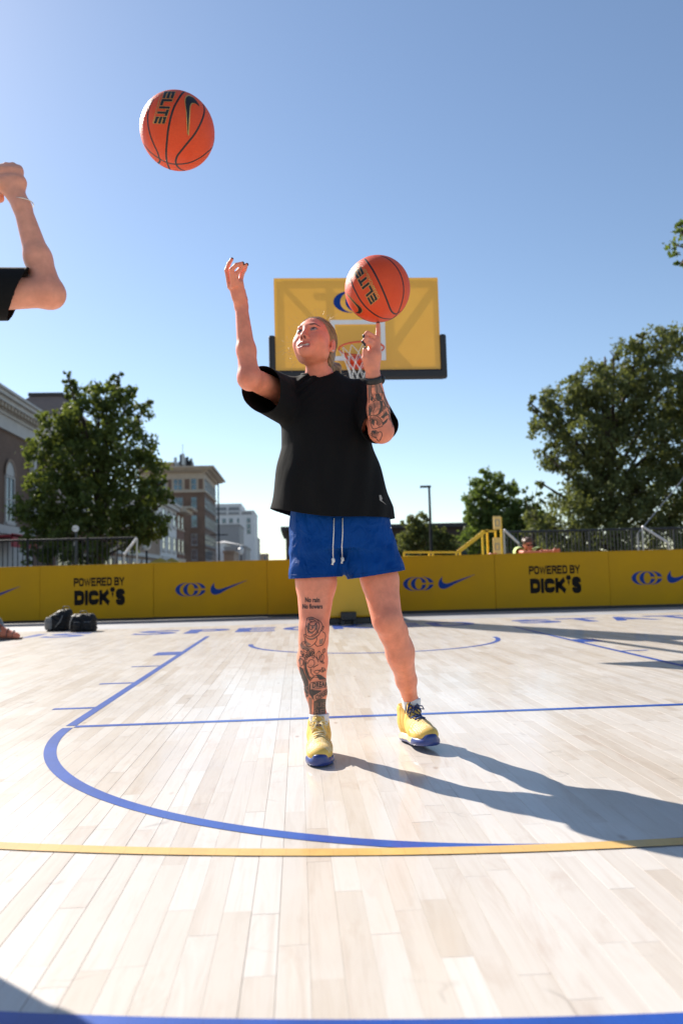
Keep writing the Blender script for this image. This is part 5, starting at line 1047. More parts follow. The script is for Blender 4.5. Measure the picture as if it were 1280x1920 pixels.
hO = v3(-5.42,2.1,.83); Vp, Fq = humanoid(J, .9, .009, head=(hO, v3(0,-1.,0), v3(1.,0,0), v3(0,0,1.), 1.0), extra=ft); tp = np.tile(SKIN*np.array((.80,.70,.62)), (len(Vp), 1)); head_tint(Vp, tp, hO, v3(0,-1.,0), v3(1.,0,0), v3(0,0,1.)); skin_obj('body', Vp, Fq, 'skin', sit, b3, tp)
v, f = surface([('+', EL(hO + v3(-.02,0,.04), (.098,.08,.088)), 0)], .007, hO - .2, hO + .2); skin_obj('hair', v, f, 'hair_brown', sit, b3)
v, f = surface([('+', RC(J['chest'] + v3(0,0,.12), J['pelvis'], .15, .16), 0), ('+', RC(J['shoR'], J['elbR'], .08, .07), .03), ('+', RC(J['shoL'], J['elbL'], .08, .07), .03)], .010, J['pelvis'] - .7, J['pelvis'] + .8); skin_obj('t_shirt', v, f, 'tee_black', sit, b3)
v, f = surface([('+', RC(J['hipR'], J['kneR'], .11, .10), 0), ('+', RC(J['kneR'], J['ankR'] + v3(-.05,.01,.035), .095, .088), .03), ('+', RC(J['hipL'], J['kneL'], .11, .09), .03), ('+', RC(J['kneL'], J['ankL'], .09, .075), .02)], .006, v3(-5.5,1.6,-.1), v3(-4.2,2.5,.7)); v, f = trim(relax(v, f, 1, .4), f, lambda P: np.where(P[:, 1] < 2.0, P[:, 0] + 4.375 + .25*(P[:, 2] - .12), -1.)); skin_obj('trousers', v, f, 'denim_light', sit, b3, solid=.004)
mb = MB(b3); mb.box((-4.45, 1.70, .004), (-4.13, 1.84, .022), .008); mb.build('sandal_sole', 'sandal_brown', sit)
for x, zt in ((-4.37, .165), (-4.29, .115), (-4.22, .09)): MB(b3).tube([(x, 1.772 + .062*math.cos(a), .02 + zt*math.sin(a)*.95) for a in np.linspace(0, math.pi, 12)], .009, 5, flat=.5).build('sandal_strap', 'sandal_brown', sit)

# backpacks on the floor
cloth_mat('bag_black', (0.010, 0.010, 0.011), 260, 0.6, 0.0, 0.8, (16, 16, 16)); cloth_mat('bag_grey', (0.17, 0.17, 0.165), 260, 0.7, 0.0, 0.5, (18, 18, 18))
def bag(name, lab, c, secs, pockets, flap):
    """soft bag: sections (z, dx, dy, half width, half depth) round its base point"""
    c = np.asarray(c, float); o = empty(name, v3(c[0], c[1], 0), lab, 'bag', 'bags by the hoarding'); b0 = v3(c[0], c[1], 0)
    cr = lambda P: .007*np.sin(P[:,0]*48 + P[:,2]*31 + 1.5*np.sin(P[:,2]*40)) + .004*np.sin(P[:,2]*95 + P[:,0]*40 + P[:,1]*50)
    S = [(z, c[0] + dx, c[1] + dy, a, b, 2.8) for z, dx, dy, a, b in secs]; L = LOFT(S, cr)
    v, f = surface([('+', L, 0)], .0065, c - [.45, .4, .02], c + [.45, .4, .5]); v = relax(v, f, 3, .5); skin_obj('main_bag', v, f, 'bag_black', o, b0); B = BVHTree.FromPolygons([tuple(q) for q in v], f.tolist())
    def front(x, z, lift=.004):
        h = B.ray_cast(Vector((c[0] + x, c[1] - 1, z)), Vector((0, 1, 0))); return (np.array(h[0]) if h[0] else v3(c[0] + x, c[1] - .12, z)) - [0, lift, 0]
    for x, z, w, hh, mt in pockets:
        q = front(x, z, -.02); v2, f2 = surface([('+', LOFT([(z - hh, q[0], q[1], w*.9, .035, 3.), (z, q[0], q[1], w, .045, 3.), (z + hh*.8, q[0], q[1] + .01, w*.9, .035, 3.), (z + hh, q[0], q[1] + .02, w*.8, .02, 3.)], lambda P: cr(P)*.5), 0)], .006, q - .2, q + .2); p = skin_obj('pocket', relax(v2, f2, 2, .5), f2, mt, o, b0)
        MB(b0).tube([front(x + w*t, z + hh*.45, .03) for t in (-.7, -.35, 0, .35, .7)], .0035, 5).build('zip', 'bag_grey', p)
    for pts in flap: MB(b0).tube([front(x, z, .012) for x, z in pts], .020, 6, flat=.4).build('strap', 'bag_grey', o, smooth=True)
    t = secs[-1]; MB(b0).tube([c + [t[1] - .05, t[2] - .02, t[0] - .012], c + [t[1] - .03, t[2] - .04, t[0] + .035], c + [t[1] + .04, t[2] - .04, t[0] + .04], c + [t[1] + .06, t[2] - .02, t[0] - .012]], .011, 6, flat=.5).build('handle', 'bag_grey', o, smooth=True)
    return o
g1 = on_ground(104, 1184); g2 = on_ground(152, 1185)
bag('backpack', 'black backpack with grey side lying slumped nearer the left edge', (g1[0], g1[1] + .17, .002), [(0,0,0,.15,.13), (.03,-.01,0,.17,.15), (.12,-.005,0,.175,.155), (.20,.03,0,.145,.14), (.27,.07,.01,.10,.11), (.30,.10,.01,.05,.06)], ((-.10, .11, .055, .085, 'bag_grey'),), (((-.13,.17),(-.05,.22),(.03,.23)), ((.0,.06),(.06,.13),(.09,.22))))
bag('duffel_bag', 'smaller black bag with two front pockets right of the backpack', (g2[0], g2[1] + .14, .002), [(0,0,0,.165,.11), (.03,0,0,.18,.13), (.14,0,0,.175,.13), (.21,0,0,.16,.11), (.24,0,0,.12,.07)], ((-.055, .10, .062, .075, 'bag_black'), (.085, .10, .062, .075, 'bag_black')), (((-.155,.05),(-.15,.13),(-.12,.20)),))
# ------------------------------------------------------------------ trees
def leaf_mat(name, dark, light, trans, spec=0.5):
    m, n, l, b = new_mat(name); geo = n.new('ShaderNodeNewGeometry'); at_ = n.new('ShaderNodeAttribute'); at_.attribute_name = 'tone'
    r = ramp(n, [(0.0, dark), (0.75, light), (1.0, tuple(c*1.25 for c in light))]); l.new(at_.outputs['Fac'], r.inputs[0]); l.new(r.outputs[0], b.inputs['Base Color']); b.inputs['Roughness'].default_value = 0.6; b.inputs['Specular IOR Level'].default_value = spec*.7
    tr = n.new('ShaderNodeBsdfTranslucent'); tr.inputs[0].default_value = (*trans, 1); mx = n.new('ShaderNodeMixShader'); mx.inputs[0].default_value = 0.40; l.new(b.outputs[0], mx.inputs[1]); l.new(tr.outputs[0], mx.inputs[2]); l.new(mx.outputs[0], n['Material Output'].inputs[0])
leaf_mat('leaf_dark', (0.024, 0.040, 0.012), (0.095, 0.125, 0.034), (0.17, 0.21, 0.03), 0.3)
leaf_mat('leaf_olive', (0.038, 0.052, 0.018), (0.145, 0.165, 0.060), (0.17, 0.19, 0.04), 0.35)
leaf_mat('leaf_green', (0.032, 0.060, 0.016), (0.110, 0.165, 0.042), (0.16, 0.22, 0.03))
def bark():
    m, n, l, b = new_mat('bark'); mp = coords(n, l, (3, 3, .6)); t = noise(n, l, mp, 7, 6, .7, .6); r = ramp(n, [(.3, (.035, .026, .018)), (.7, (.12, .09, .065))]); l.new(t.outputs[0], r.inputs[0]); l.new(r.outputs[0], b.inputs['Base Color']); b.inputs['Roughness'].default_value = .9; bump(n, l, t.outputs[0], .7, .03, b)
bark()
def tree(name, label, base_, clumps, n_leaf, leaf, mat, seed, trunk_r=.16, group=None, spray=.0):
    """clumps: (x, y, z, rx, ry, rz) round the base point; leaves sit on twigs inside them"""
    rg = np.random.default_rng(seed); base_ = np.asarray(base_, float); o = empty(name, base_, label, 'tree', group)
    C = np.array(clumps, float); vol = (C[:, 3]*C[:, 4]*C[:, 5])**.72; cnt = np.maximum(30, (n_leaf*vol/vol.sum()).astype(int))
    mb = MB(); zt = C[:, 2].max(); zl = C[:, 2].min(); tp = [v3(0, 0, 0), v3(.05, 0, zl*.45), v3(-.05, .05, zl*.85), v3(0, 0, (zl + zt)*.5), v3(.03, 0, zt*.92)]; mb.tube(tp, [trunk_r*1.25, trunk_r, trunk_r*.85, trunk_r*.5, trunk_r*.15], 9)
    for c in C:
        s0 = v3(0, 0, max(zl*.6, c[2]*.55)); mid = (s0 + c[:3])*.5 + rg.normal(size=3)*.12; mb.tube([s0, mid, c[:3], c[:3] + rg.normal(size=3)*c[3:]*.5], [trunk_r*.42, trunk_r*.28, trunk_r*.15, trunk_r*.05], 5)
        for k in range(4): d = rg.normal(size=3); d /= np.linalg.norm(d); mb.tube([c[:3], c[:3] + d*c[3:]*.5, c[:3] + d*c[3:]*.95 + v3(0, 0, .05)], [trunk_r*.12, trunk_r*.07, trunk_r*.025], 4)
    mb.build('trunk', 'bark', o, smooth=True)
    PV = []; TN = []
    for c, k in zip(C, cnt):
        nt = max(4, k//26); d = rg.normal(size=(nt, 3)); d /= np.linalg.norm(d, axis=1)[:, None]; rad = rg.uniform(.35, 1.06, nt)**.6*(1 + .22*np.sin(d[:, 0]*5 + seed + c[0]) * np.cos(d[:, 2]*4 + c[1])); tw = c[:3] + d*rad[:, None]*c[3:]
        idx = rg.integers(0, nt, k); p = tw[idx] + rg.normal(size=(k, 3))*(.115 + spray)*np.minimum(1, c[3:]) ; PV.append(p); base_t = rg.uniform(0, 1, nt)[idx]; TN.append(np.clip(base_t*.55 + rg.uniform(0, .45, k), 0, 1))
    P = np.concatenate(PV); T = np.concatenate(TN); k = len(P); a = rg.normal(size=(k, 3)); a[:, 2] -= .4; a /= np.linalg.norm(a, axis=1)[:, None]; q = rg.normal(size=(k, 3)); q[:, 2] *= .5; b = np.cross(a, q); b /= np.linalg.norm(b, axis=1)[:, None]; s = leaf*rg.uniform(.6, 1.3, (k, 1)); nrm = np.cross(a, b)
    V = np.stack([P - a*s*.5, P + b*s*.28 + nrm*s*.06, P + a*s*.5, P - b*s*.28 + nrm*s*.06], 1).reshape(-1, 3); F = np.arange(4*k).reshape(-1, 4)
    me = bpy.data.meshes.new('crown'); me.vertices.add(len(V)); me.vertices.foreach_set('co', V.astype(np.float32).ravel()); me.loops.add(F.size); me.loops.foreach_set('vertex_index', F.astype(np.int32).ravel()); me.polygons.add(len(F)); me.polygons.foreach_set('loop_start', np.arange(0, F.size, 4, dtype=np.int32)); me.update(calc_edges=True)
    at2 = me.attributes.new('tone', 'FLOAT', 'POINT'); at2.data.foreach_set('value', np.repeat(T, 4).astype(np.float32)); obj('crown', me, mat, o); return o
def clump_px(items, Y, bx):
    """crown clumps given as they sit in the view: (px, py, radius px) at depth Y plus their own depth offset"""
    out = []
    for it in items:
        x, y, r = it[:3]; dy = it[3] if len(it) > 3 else 0.; p = at(x, y, Y + dy); m = r*float((p - CAM)@AX_D)/F_PX; out.append((p[0]-bx[0], p[1]-bx[1], p[2]-bx[2], m*1.05, m*1.15, m*.9))
    return out
YT = 24.0; bt = at(185, 1000, YT); bt = v3(bt[0], YT, ZG)
tree('street_tree', 'large dark leafy tree in front of the brick building at left', bt, clump_px([(200,745,34),(140,735,24,.5),(235,770,40),(160,790,52),(115,805,38,-.5),(90,850,42),(230,840,56,-.6),(160,870,66),(270,880,40),(285,930,34),(110,930,58,-.4),(200,940,70),(70,960,42),(250,985,52),(150,1010,62,-.5),(90,1020,40),(285,985,34),(245,735,13),(130,712,11),(278,755,10),(215,712,13),(126,704,7),(223,703,8),(262,790,12),(302,905,11),(314,938,12),(74,785,11),(62,835,11),(287,835,10),(180,718,9),(55,905,12)], YT, bt), 30000, .19, 'leaf_dark', 3, .17)
YT = 22.0; bt = at(1150, 1000, YT); bt = v3(bt[0], YT, ZG)
tree('broad_tree', 'huge silvery green tree filling the right edge behind the fence', bt, clump_px([(1240,650,44),(1180,690,50,.5),(1110,720,46,-.5),(1060,755,46),(1150,760,62),(1240,740,66),(1030,800,36),(1090,820,56,-.6),(1200,840,76),(1280,830,70),(1045,860,34,.6),(1100,890,50),(1160,930,70,-.5),(1250,930,76),(1330,760,90,.5),(1330,930,90),(1080,960,54),(1050,1010,44),(1130,1010,64,-.6),(1230,1020,70),(1020,760,22),(1010,980,30),(1270,640,26),(1000,770,9),(992,755,6),(1075,712,12),(1150,668,13),(1205,632,12),(1020,850,12),(1012,905,10),(1130,690,14)], YT, bt), 70000, .165, 'leaf_olive', 5, .24)
YT = 28.0; bt = at(915, 1000, YT); bt = v3(bt[0], YT, ZG)
tree('round_tree', 'mid green bushy tree left of the huge tree', bt, clump_px([(915,905,26),(900,935,30),(945,930,28,.5),(890,970,24),(930,975,40),(975,960,34),(960,1005,44),(900,1010,34),(1000,1000,36)], YT, bt), 17000, .18, 'leaf_green', 7, .14)
YT = 25.0; bt = at(1000, 1000, YT); bt = v3(bt[0], YT, ZG)
tree('sapling', 'slender young tree with upright shoots between two larger trees', bt, clump_px([(985,920,6),(993,935,7),(1000,950,8),(1008,905,5),(1012,925,6),(1010,945,8),(1032,925,7),(1035,945,9),(1015,970,14),(1030,975,14),(1000,985,14)], YT, bt), 1900, .17, 'leaf_green', 9, .06)
YT = 30.0; bt = at(800, 1000, YT); bt = v3(bt[0], YT, ZG)
tree('small_tree', 'small dark tree behind the lamp post', bt, clump_px([(772,985,18),(795,985,22),(770,1010,24),(800,1015,28),(825,1000,16),(830,1025,24),(760,1030,22),(768,970,8),(845,1020,20)], YT, bt), 7500, .17, 'leaf_olive', 12, .11)
YT = 6.5; bt = v3(9.2, YT, ZG)
tree('overhanging_tree', 'tree off to the right whose leafy branch tip hangs into the sky', bt, clump_px([(1274,430,18),(1285,465,26),(1278,490,14),(1330,440,60),(1400,470,80),(1480,420,110),(1420,350,80),(1520,560,110),(1560,330,110)], YT, bt), 9000, .12, 'leaf_green', 15, .18)

# ------------------------------------------------------------------ buildings
def brick_mat(name, c1, c2, mortar, sc=1.0, vertical=True):
    m, n, l, b = new_mat(name); geo = n.new('ShaderNodeNewGeometry'); sp = n.new('ShaderNodeSeparateXYZ'); l.new(geo.outputs['Position'], sp.inputs[0]); ad = n.new('ShaderNodeMath'); l.new(sp.outputs[0], ad.inputs[0]); l.new(sp.outputs[1], ad.inputs[1]); cb = n.new('ShaderNodeCombineXYZ'); l.new(ad.outputs[0], cb.inputs[0]); l.new(sp.outputs[2], cb.inputs[1])
    t = n.new('ShaderNodeTexBrick'); t.inputs['Scale'].default_value = 4.0*sc; t.inputs['Color1'].default_value = (*c1, 1); t.inputs['Color2'].default_value = (*c2, 1); t.inputs['Mortar'].default_value = (*mortar, 1); t.inputs['Mortar Size'].default_value = .012; l.new(cb.outputs[0], t.inputs['Vector'])
    w = noise(n, l, None, .5, 5); l.new(geo.outputs['Position'], w.inputs['Vector']); r = ramp(n, [(.3, .75), (.7, 1.15)]); l.new(w.outputs[0], r.inputs[0]); l.new(mixc(n, l, t.outputs[0], r.outputs[0], 1.0, 'MULTIPLY'), b.inputs['Base Color']); b.inputs['Roughness'].default_value = .85
brick_mat('brick_brown', (.135, .080, .055), (.175, .105, .072), (.16, .13, .10)); brick_mat('brick_red', (.17, .080, .055), (.21, .10, .07), (.18, .14, .11)); brick_mat('brick_tan', (.30, .21, .15), (.36, .25, .18), (.3, .25, .2))
simple('stone_white', (.50, .48, .45), .7, .12, 1.2); simple('stone_cream', (.44, .37, .29), .75, .12, 1.2); simple('render_white', (.62, .62, .62), .7, .06, 1.0); simple('render_grey', (.26, .26, .265), .7, .08, 1.0); simple('roof_dark', (.05, .045, .045), .8, .2, 2); simple('roof_tile', (.20, .15, .125), .8, .15, 3); simple('timber_dark', (.055, .036, .028), .7, .15, 1.5); simple('awning_red', (.34, .02, .03), .7, .1, 2); simple('steel_grey', (.35, .36, .37), .35, .15, 8, metal=.8); simple('steel_white', (.66, .67, .68), .4, .1, 8, metal=.2); simple('steel_black', (.02, .022, .025), .45, .2, 8); simple('yellow_steel', (.78, .50, .02), .4, .08, 6); simple('board_cream', (.80, .56, .20), .5, .08, 6); simple('tent_gold', (.42, .27, .03), .7, .1, 3); simple('lamp_dark', (.022, .024, .027), .7, .2, 5, spec=.2); simple('sign_white', (.66, .66, .64), .5, .05)
def glass():
    m, n, l, b = new_mat('window_glass'); geo = n.new('ShaderNodeNewGeometry'); t = noise(n, l, None, .8, 3); l.new(geo.outputs['Position'], t.inputs['Vector']); r = ramp(n, [(.35, (.03, .05, .06)), (.7, (.10, .16, .20))]); l.new(t.outputs[0], r.inputs[0]); l.new(r.outputs[0], b.inputs['Base Color']); b.inputs['Roughness'].default_value = .06; b.inputs['Specular IOR Level'].default_value = 1.0; b.inputs['Metallic'].default_value = .35
glass()
def on_X(px, py, X): d = ray(px, py); return CAM + d*((X - CAM[0])/d[0])
def window(parent, b0, wall, a, z0, z1, mat_f='stone_white', axis='X', off=0.0, bars=1, arch=False):
    """sash window with reveal, frame, sill and pane; a=(start, end) along the wall, wall = plane coordinate; faces +X or -Y"""
    a0, a1 = min(a), max(a); t = max(.06, (a1 - a0)*.07)
    P = (lambda u, w, z: (wall + w, u, z)) if axis == 'X' else (lambda u, w, z: (u, wall - w, z))
    def bx(mb, u0, u1, w0, w1, zz0, zz1): p, q = P(u0, w0, zz0), P(u1, w1, zz1); mb.box(tuple(min(i, j) for i, j in zip(p, q)), tuple(max(i, j) for i, j in zip(p, q))); return mb
    mb = MB(b0); bx(mb, a0, a0+t, .012, .10, z0, z1); bx(mb, a1-t, a1, .012, .10, z0, z1); bx(mb, a0+t, a1-t, .012, .10, z1-t, z1); bx(mb, a0+t, a1-t, .012, .10, z0, z0+t); bx(mb, a0+t, a1-t, .012, .075, (z0+z1)/2-t*.35, (z0+z1)/2+t*.35)
    for k in range(1, bars): u = a0 + (a1-a0)*k/bars; bx(mb, u-t*.4, u+t*.4, .013, .08, z0+t, z1-t)
    f = mb.build('window', mat_f, parent); g = bx(MB(b0), a0+t*.9, a1-t*.9, .004, .03, z0+t*.9, z1-t*.9).build('pane', 'window_glass', f); s = bx(MB(b0), a0-t*.6, a1+t*.6, .003, .20, z0-t*1.6, z0-.004).build('sill', mat_f, f)
    return f
# left: brick hall with white entablature and round-headed windows
XW = -17.0; z_at = lambda px, py: on_X(px, py, XW)[2]; y_at = lambda px: on_X(px, 1000, XW)[1]
zc = z_at(0, 742); zf = z_at(0, 803); y0, y1, y2 = y_at(-70), y_at(60), y_at(97); b0 = v3(XW, y1, ZG)
hall = empty('brick_building', b0, 'brown brick hall with white cornice and arched windows at far left', 'building')
MB(b0).box((XW-9, y0, ZG), (XW, y1, zf)).build('wall', 'brick_brown', hall); MB(b0).box((XW-9, y1+.002, ZG), (XW-.35, y2, zf-.4)).build('wall', 'brick_brown', hall)
hh = zc - zf
for k, (za, zb, pr) in enumerate(((0, .42, .18), (.42, .52, .30), (.52, .66, .38), (.66, .80, .75), (.80, .92, .95), (.92, 1.0, 1.08))): MB(b0).box((XW-9, y0-.3, zf + hh*za + .001*k), (XW+pr, y1+pr*.8, zf + hh*zb)).build('cornice', 'stone_white', hall)
dm = MB().box((0, 0, 0), (.3, .22, hh*.12)).mesh('dentil'); yy = y0
while yy < y1 - .3: obj('dentil', dm, 'stone_cream', hall, (.39, yy - b0[1], zf - b0[2] + hh*.53)); yy += .5
MB(b0).box((XW+.003, y_at(55), z_at(60, 985)), (XW+.28, y1, zf)).build('pilaster', 'stone_white', hall)
MB(b0).box((XW+.002, y0, z_at(0, 1000)), (XW+.22, y1, z_at(0, 984))).build('belt_course', 'stone_white', hall); MB(b0).box((XW+.001, y0, ZG), (XW+.10, y1, z_at(0, 1001))).build('ground_storey', 'stone_white', hall)
for pa, pb, wl in ((8, 25, XW), (-38, -18, XW), (66, 80, XW-.35), (84, 94, XW-.35)):
    ya, yb = y_at(pa), y_at(pb); zs, zm = z_at(16, 980), z_at(16, 893); f = window(hall, b0, wl, (ya, yb), zs, zm, bars=2); w = (yb - ya)/2; cy = (ya + yb)/2
    V = [(wl+.05, cy, zm+.05)] + [(wl+.05, cy + w*math.cos(a), zm + .05 + w*1.15*math.sin(a)) for a in np.linspace(0, math.pi, 17)]; MB(b0).add(V, [(0, i, i+1) for i in range(1, 17)]).build('fanlight', 'stone_white', f)
    A = [(wl+.10, cy + r*math.cos(a), zm + .05 + r*1.15*math.sin(a)) for r in (w*1.0, w*1.22) for a in np.linspace(0, math.pi, 17)]; MB(b0).add(A, [(i, i+1, 17+i+1, 17+i) for i in range(16)]).build('arch', 'brick_tan', f)
MB(b0).beam((XW+.8, y_at(-30), z_at(5, 1010)), (XW+.8, y_at(20), z_at(5, 1010)), 1.4, .1).build('awning', 'awning_red', hall); MB(b0).box((XW+1.4, y_at(-30), z_at(5, 1030)), (XW+1.5, y_at(20), z_at(5, 1006))).build('awning_valance', 'awning_red', hall)
# turret roof behind it
pt = on_X(95, 790, XW-3); bT = v3(pt[0], pt[1], ZG); tur = empty('turret_house', bT, 'house with small truncated tiled roof behind the brick hall', 'building'); zt0, zt1 = on_X(95, 792, XW-3)[2], on_X(95, 749, XW-3)[2]; ws = 2.6
MB(bT).box((bT[0]-ws, bT[1]-ws, ZG), (bT[0]+ws, bT[1]+ws, zt0)).build('wall', 'stone_white', tur); q = lambda s, z: [(bT[0]-s, bT[1]-s, z), (bT[0]+s, bT[1]-s, z), (bT[0]+s, bT[1]+s, z), (bT[0]-s, bT[1]+s, z)]
MB(bT).add(q(ws+.3, zt0+.003) + q(ws*.45, zt1), [(0,1,5,4),(1,2,6,5),(2,3,7,6),(3,0,4,7),(4,5,6,7)]).build('roof', 'roof_tile', tur); MB(bT).box((bT[0]-ws*.5, bT[1]-ws*.5, zt1+.002), (bT[0]+ws*.5, bT[1]+ws*.5, zt1+.25)).build('roof_cap', 'roof_dark', tur)
# street row further along
def shopfront(px0, px1, ptop, wall_mat, trim, label, wins, corn=.5):
    ya, yb = y_at(px0), y_at(px1); zt = z_at(px0, ptop); b = v3(XW, ya, ZG); o = empty('shop_building', b, label, 'building', 'shop buildings down the street'); MB(b).box((XW-8, ya+.02, ZG), (XW, yb-.02, zt)).build('wall', wall_mat, o)
    MB(b).box((XW-8, ya+.02, zt+.002), (XW+corn, yb-.02, zt+.5)).build('cornice', trim, o); MB(b).box((XW-8, ya+.02, zt+.502), (XW+corn*1.5, yb-.02, zt+.75)).build('cornice', trim, o); MB(b).box((XW+.002, ya+.03, 3.2), (XW+.25, yb-.03, 3.6)).build('belt_course', trim, o)
    n, rows = wins
    for r in range(rows):
        z0 = 4.4 + r*3.3
        if z0 + 2.0 > zt: break
        for k in range(n): u = ya + (yb - ya)*(k + .5)/n; w = (yb - ya)/n*.28; window(o, b, XW, (u - w, u + w), z0, z0 + 1.9, trim)
    for k in range(n): u = ya + (yb - ya)*(k + .5)/n; w = (yb - ya)/n*.4; window(o, b, XW, (u - w, u + w), .6, 2.9, trim, bars=2)
    return o
shopfront(100, 215, 985, 'brick_red', 'stone_cream', 'red brick shop building hidden behind the dark tree', (4, 1)); shopfront(216, 300, 985, 'brick_tan', 'stone_white', 'tan brick shop building right behind the dark tree', (4, 2))
shopfront(301, 331, 945, 'render_white', 'stone_white', 'white painted shop building next to the brown office block', (3, 3)); shopfront(331.5, 345, 960, 'brick_red', 'stone_cream', 'narrow red brick building with jutting cornice beside the office block', (2, 3), 1.3)
# brown office block with cream top storey
y3, y4 = y_at(384), y_at(405); xl = at(262, 1000, y3)[0]; zO = lambda py: at(370, py, y3)[2]; xO = lambda px: at(px, 960, y3)[0]; b0 = v3(XW, y3, ZG)
off = empty('office_block', b0, 'tall brown brick office block with cream cornice and rooftop aerials', 'building')
MB(b0).box((xl, y3, ZG), (XW, y4, zO(921))).build('wall', 'brick_brown', off); MB(b0).box((xl, y3-.02, zO(921)+.002), (XW+.02, y4, zO(886))).build('top_storey', 'stone_cream', off)
for za, zb, pr in ((886, 882, .5), (882, 879, 1.3), (879, 876, 1.9)): MB(b0).box((xl, y3-pr, zO(za)+.003), (XW+pr, y4+pr, zO(zb))).build('cornice', 'stone_cream', off)
MB(b0).box((xl, y3-.25, zO(923)), (XW+.25, y4, zO(920))).build('belt_course', 'stone_cream', off)
for i in range(24): xx = xl + (XW - xl)*i/24; MB(b0).box((xx, y3-1.2, zO(885)), (xx+.25, y3-.03, zO(882)-.004)).build('bracket', 'stone_cream', off)
for pa, pb, bars in ((358.6, 369.6, 1), (325, 343.5, 2), (295, 313, 2), (270, 286, 2)):
    for ya_, yb_ in ((919, 897), (953, 932), (988, 966), (1022, 1001), (1050, 1030)): window(off, b0, y3-.02, (xO(pa), xO(pb)), zO(ya_), zO(yb_), 'stone_cream' if ya_ == 919 else 'render_grey', 'Y', bars=bars)
for pa, pb in ((373, 381), (347, 356), (316, 322)): MB(b0).box((xO(pa), y3-.10, zO(917)), (xO(pb), y3-.022, zO(898))).build('panel', 'brick_brown', off)
for za, zb in ((919, 897), (953, 932), (988, 966), (1022, 1001), (1050, 1030)):
    for k in range(6): u = y3 + (y4 - y3)*(k + .5)/6; w = (y4 - y3)/6*.30; window(off, b0, XW+.02, (u - w, u + w), zO(za), zO(zb), 'render_grey')
MB(b0).box((xO(283), y3+6, zO(876)+.004), (xO(316), y3+14, zO(856))).build('roof_house', 'brick_tan', off); MB(b0).box((xO(318), y3+6, zO(876)+.004), (xO(350), y3+12, zO(866))).build('roof_house', 'render_grey', off); ra = random.Random(2)
for k in range(16):
    xx = xO(317 + ra.random()*33); zt = zO(835 + ra.random()*18); yy = y3 + 6 + ra.random()*5; m = MB(b0).tube([(xx, yy, zO(866)-.2), (xx, yy, zt)], .10, 5); m.box((xx-.28, yy-.5, zt-2.2), (xx+.28, yy-.3, zt-.2)); m.beam((xx, yy-.3, zt-1.2), (xx, yy, zt-1.2), .1, .1); m.build('aerial', 'steel_grey' if k % 2 else 'lamp_dark', off)
MB(b0).tube([(xO(331), y3+8, zO(866)), (xO(331), y3+8, zO(818))], .06, 5).build('mast', 'steel_grey', off)
# pale towers and sheds at the end of the street
def slab(name, label, px0, px1, ptop, Y, D, mat_, wins=(), pbot=None, parapet=True):
    x0, x1 = at(px0, 1000, Y)[0], at(px1, 1000, Y)[0]; z = lambda py: at((px0+px1)/2, py, Y)[2]; b = v3((x0+x1)/2, Y, ZG); o = empty(name, b, label, 'building'); MB(b).box((x0, Y, ZG), (x1, Y+D, z(ptop))).build('wall', mat_, o)
    if parapet: MB(b).box((x0-.2, Y-.2, z(ptop)+.003), (x1+.2, Y+D, z(ptop)+.5)).build('parapet', mat_, o)
    for pa, pb, ya_, yb_, bars in wins: window(o, b, Y, (at(pa, 1000, Y)[0], at(pb, 1000, Y)[0]), z(ya_), z(yb_), 'render_grey', 'Y', bars=bars)
    return o, b, z
o, b, z = slab('white_tower', 'white modern block with glazed top storeys at the end of the street', 403, 476, 960, 300, 30, 'render_white', [(404,411,980,972,1),(417,424,980,972,1),(430,437,980,972,1),(445,449,980,972,1),(463,470,980,972,1),(430,437,991,983,1),(445,449,991,983,1),(463,470,991,983,1),(463,470,1001,993,1),(454,472,963.2,960.5,4)])
xa, xb = at(403, 1000, 300)[0], at(453, 1000, 300)[0]; MB(b).box((xa, 300.5, z(960)+.6), (xb, 325, z(944))).build('penthouse', 'render_white', o)
for pa, pb in ((404, 425), (429, 449)):
    for ya_, yb_ in ((956, 950.5), (963, 957.5)): window(o, b, 300.5 if ya_ < 958 else 300, (at(pa, 1000, 300)[0], at(pb, 1000, 300)[0]), z(ya_), z(yb_), 'render_grey', 'Y', bars=4)
slab('grey_block', 'plain grey block in front of the white modern tower', 402, 449, 986, 240, 20, 'render_grey'); slab('dark_block', 'narrow blue grey apartment block at the far end of the street', 473, 483, 1010, 330, 20, 'render_grey', [(475,479,1024,1016,1),(475,479,1034,1027,1),(475,479,1044,1037,1)]); slab('far_house', 'small brown building farthest down the street', 487, 501, 1040, 380, 15, 'brick_tan', [(494,498,1050,1043,1)])
o, b, z = slab('white_shed', 'white gabled shed at the foot of the grey block', 402, 420, 1018, 190, 25, 'render_white', parapet=False); xa, xb = at(402, 1000, 190)[0], at(446, 1000, 190)[0]; MB(b).add([(xa, 189.5, z(1018)+.01), (at(420,1000,190)[0]+.3, 189.5, z(1018)+.01), (xb, 215, z(1018)+.3), (xa, 215, z(1005))], [(0,1,2,3)]).build('roof', 'stone_white', o)
slab('grey_garage', 'low grey garage with pale parapet beside the white shed', 421, 460, 1028, 175, 18, 'render_grey'); slab('brick_kiosk', 'small pinkish brick shop in front of the grey garage', 419, 438, 1037, 150, 12, 'brick_tan')
# right: dark low building
p0, p1 = at(715, 984, 40), at(885, 984, 40); b0 = v3((p0[0]+p1[0])/2, 40, ZG); low = empty('timber_building', b0, 'long low dark brown building behind the small tree', 'building'); MB(b0).box((p0[0]-6, 40, ZG), (p1[0]+3, 50, p0[2]-.25)).build('wall', 'timber_dark', low); MB(b0).box((p0[0]-6.3, 39.6, p0[2]-.248), (p1[0]+3.3, 50.3, p0[2])).build('roof', 'roof_dark', low)
for k in range(9): xx = p0[0] - 5 + k*1.9; window(low, b0, 40, (xx, xx+1.1), 1.0, 2.2, 'timber_dark', 'Y')

